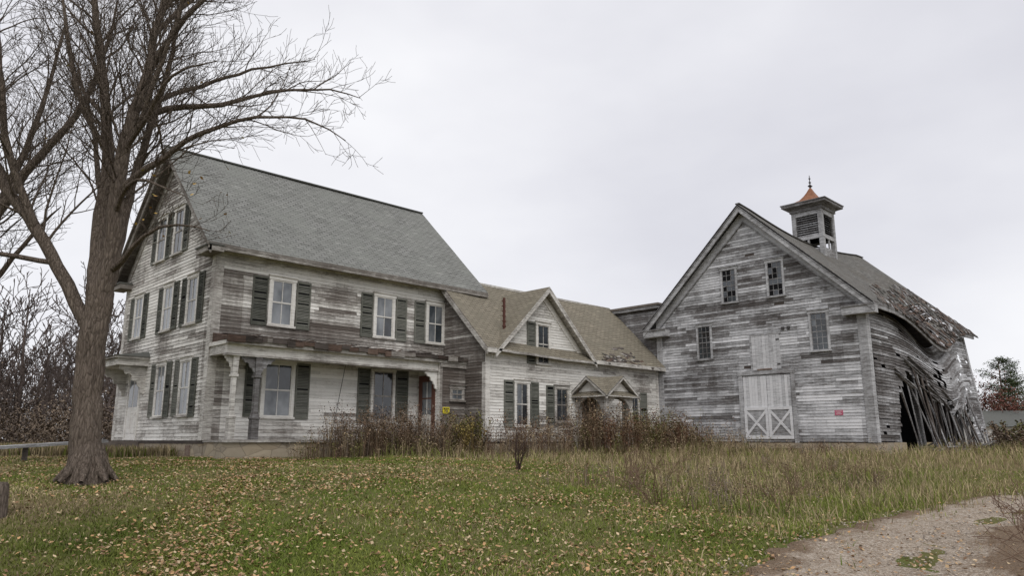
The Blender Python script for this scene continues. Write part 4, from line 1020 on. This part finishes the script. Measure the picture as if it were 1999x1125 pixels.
for (f,r,h) in [(8.9,6.1,.7),(9.6,6.6,.9),(10.6,7.2,.9)]: x,y=from_fr(f,r); sapling(sp,x,y,h,4,.006,.7)
x,y=from_fr(14.5,2.7); sapling(sp,x,y,1.2,9,.007,.8)
for (f,r) in [(14.8,5.2),(19.5,9.0),(17,2.5)]: x,y=from_fr(f,r); sapling(sp,x,y,.8,7,.006,.7)
V,F_=sp.arrays(); np_mesh('bare_saplings',V,F_,None,simple('sapling_stems',(.16,.10,.07)))
wk=MB(); a=Vector(from_fr(24.5,-13.2)+(-.02,)); c=Vector(from_fr(18.0,-14.0)+(-.28,))
wk.beam(a,c,.35,.08,'barn',(.45,.5,0)); 
for t in (.1,.5,.9):
    q=a.lerp(c,t); wk.beam(q-Vector((0,0,.7)),q,.12,.12,'dark')
wk.build('wooden_ramp')
st=Tree(); x,y=from_fr(11.7,-7.95); z=hz(x,y); st.tube([Vector((x,y,z-.2)),Vector((x,y,z+.05)),Vector((x,y,z+.45)),Vector((x,y,z+.5)),Vector((x,y,z+.5))],[.36,.28,.25,.22,.01],14,.15)
V,F_=st.arrays(); np_mesh('tree_stump',V,F_,None,bark)

# ================================================================ LIGHT / WORLD / CAMERA
sun_el,sun_az=math.radians(48),math.atan2(-.80,-.55)
dvec=Vector((math.cos(sun_az)*math.cos(sun_el),math.sin(sun_az)*math.cos(sun_el),math.sin(sun_el)))
sl_=bpy.data.lights.new('sun','SUN'); sl_.energy=1.5; sl_.angle=math.radians(45); sl_.color=(1,.97,.93)
so=bpy.data.objects.new('sun',sl_); scene.collection.objects.link(so); so.rotation_euler=dvec.to_track_quat('Z','Y').to_euler()
wd=bpy.data.worlds.new('World'); scene.world=wd; wd.use_nodes=True; nt=wd.node_tree
bg=nt.nodes['Background']; out=nt.nodes['World Output']
sky=nt.nodes.new('ShaderNodeTexSky'); sky.sky_type='NISHITA'; sky.sun_disc=False; sky.sun_elevation=sun_el; sky.sun_rotation=math.pi/2-sun_az
nt.links.new(sky.outputs[0],bg.inputs[0]); bg.inputs[1].default_value=.08
tc=nt.nodes.new('ShaderNodeTexCoord'); mp=nt.nodes.new('ShaderNodeMapping'); nt.links.new(tc.outputs['Generated'],mp.inputs[0]); mp.inputs['Scale'].default_value=(1,1,2.2)
ns=nt.nodes.new('ShaderNodeTexNoise'); nt.links.new(mp.outputs[0],ns.inputs['Vector']); ns.inputs['Scale'].default_value=1.6; ns.inputs['Detail'].default_value=5; ns.inputs['Roughness'].default_value=.5
cr=ramp(nt,ns.outputs['Fac'],[(.3,(.635,.635,.685)),(.5,(.74,.74,.78)),(.7,(.85,.85,.875))])
b2=nt.nodes.new('ShaderNodeBackground'); nt.links.new(cr,b2.inputs[0]); b2.inputs[1].default_value=1.18
mx=nt.nodes.new('ShaderNodeMixShader'); mx.inputs[0].default_value=.93
nt.links.new(bg.outputs[0],mx.inputs[1]); nt.links.new(b2.outputs[0],mx.inputs[2]); nt.links.new(mx.outputs[0],out.inputs[0])
cam=bpy.data.cameras.new('camera'); co=bpy.data.objects.new('camera',cam); scene.collection.objects.link(co); scene.camera=co
cam.sensor_width=36; cam.lens=1450/1999*36; cam.clip_end=4000; cam.clip_start=.05
co.location=(CX,CY,0); pitch=math.atan(298/1450)
co.rotation_euler=(math.pi/2+pitch,0,A45-math.pi/2)
scene.view_settings.view_transform='Standard'; scene.view_settings.look='None'; scene.view_settings.exposure=0
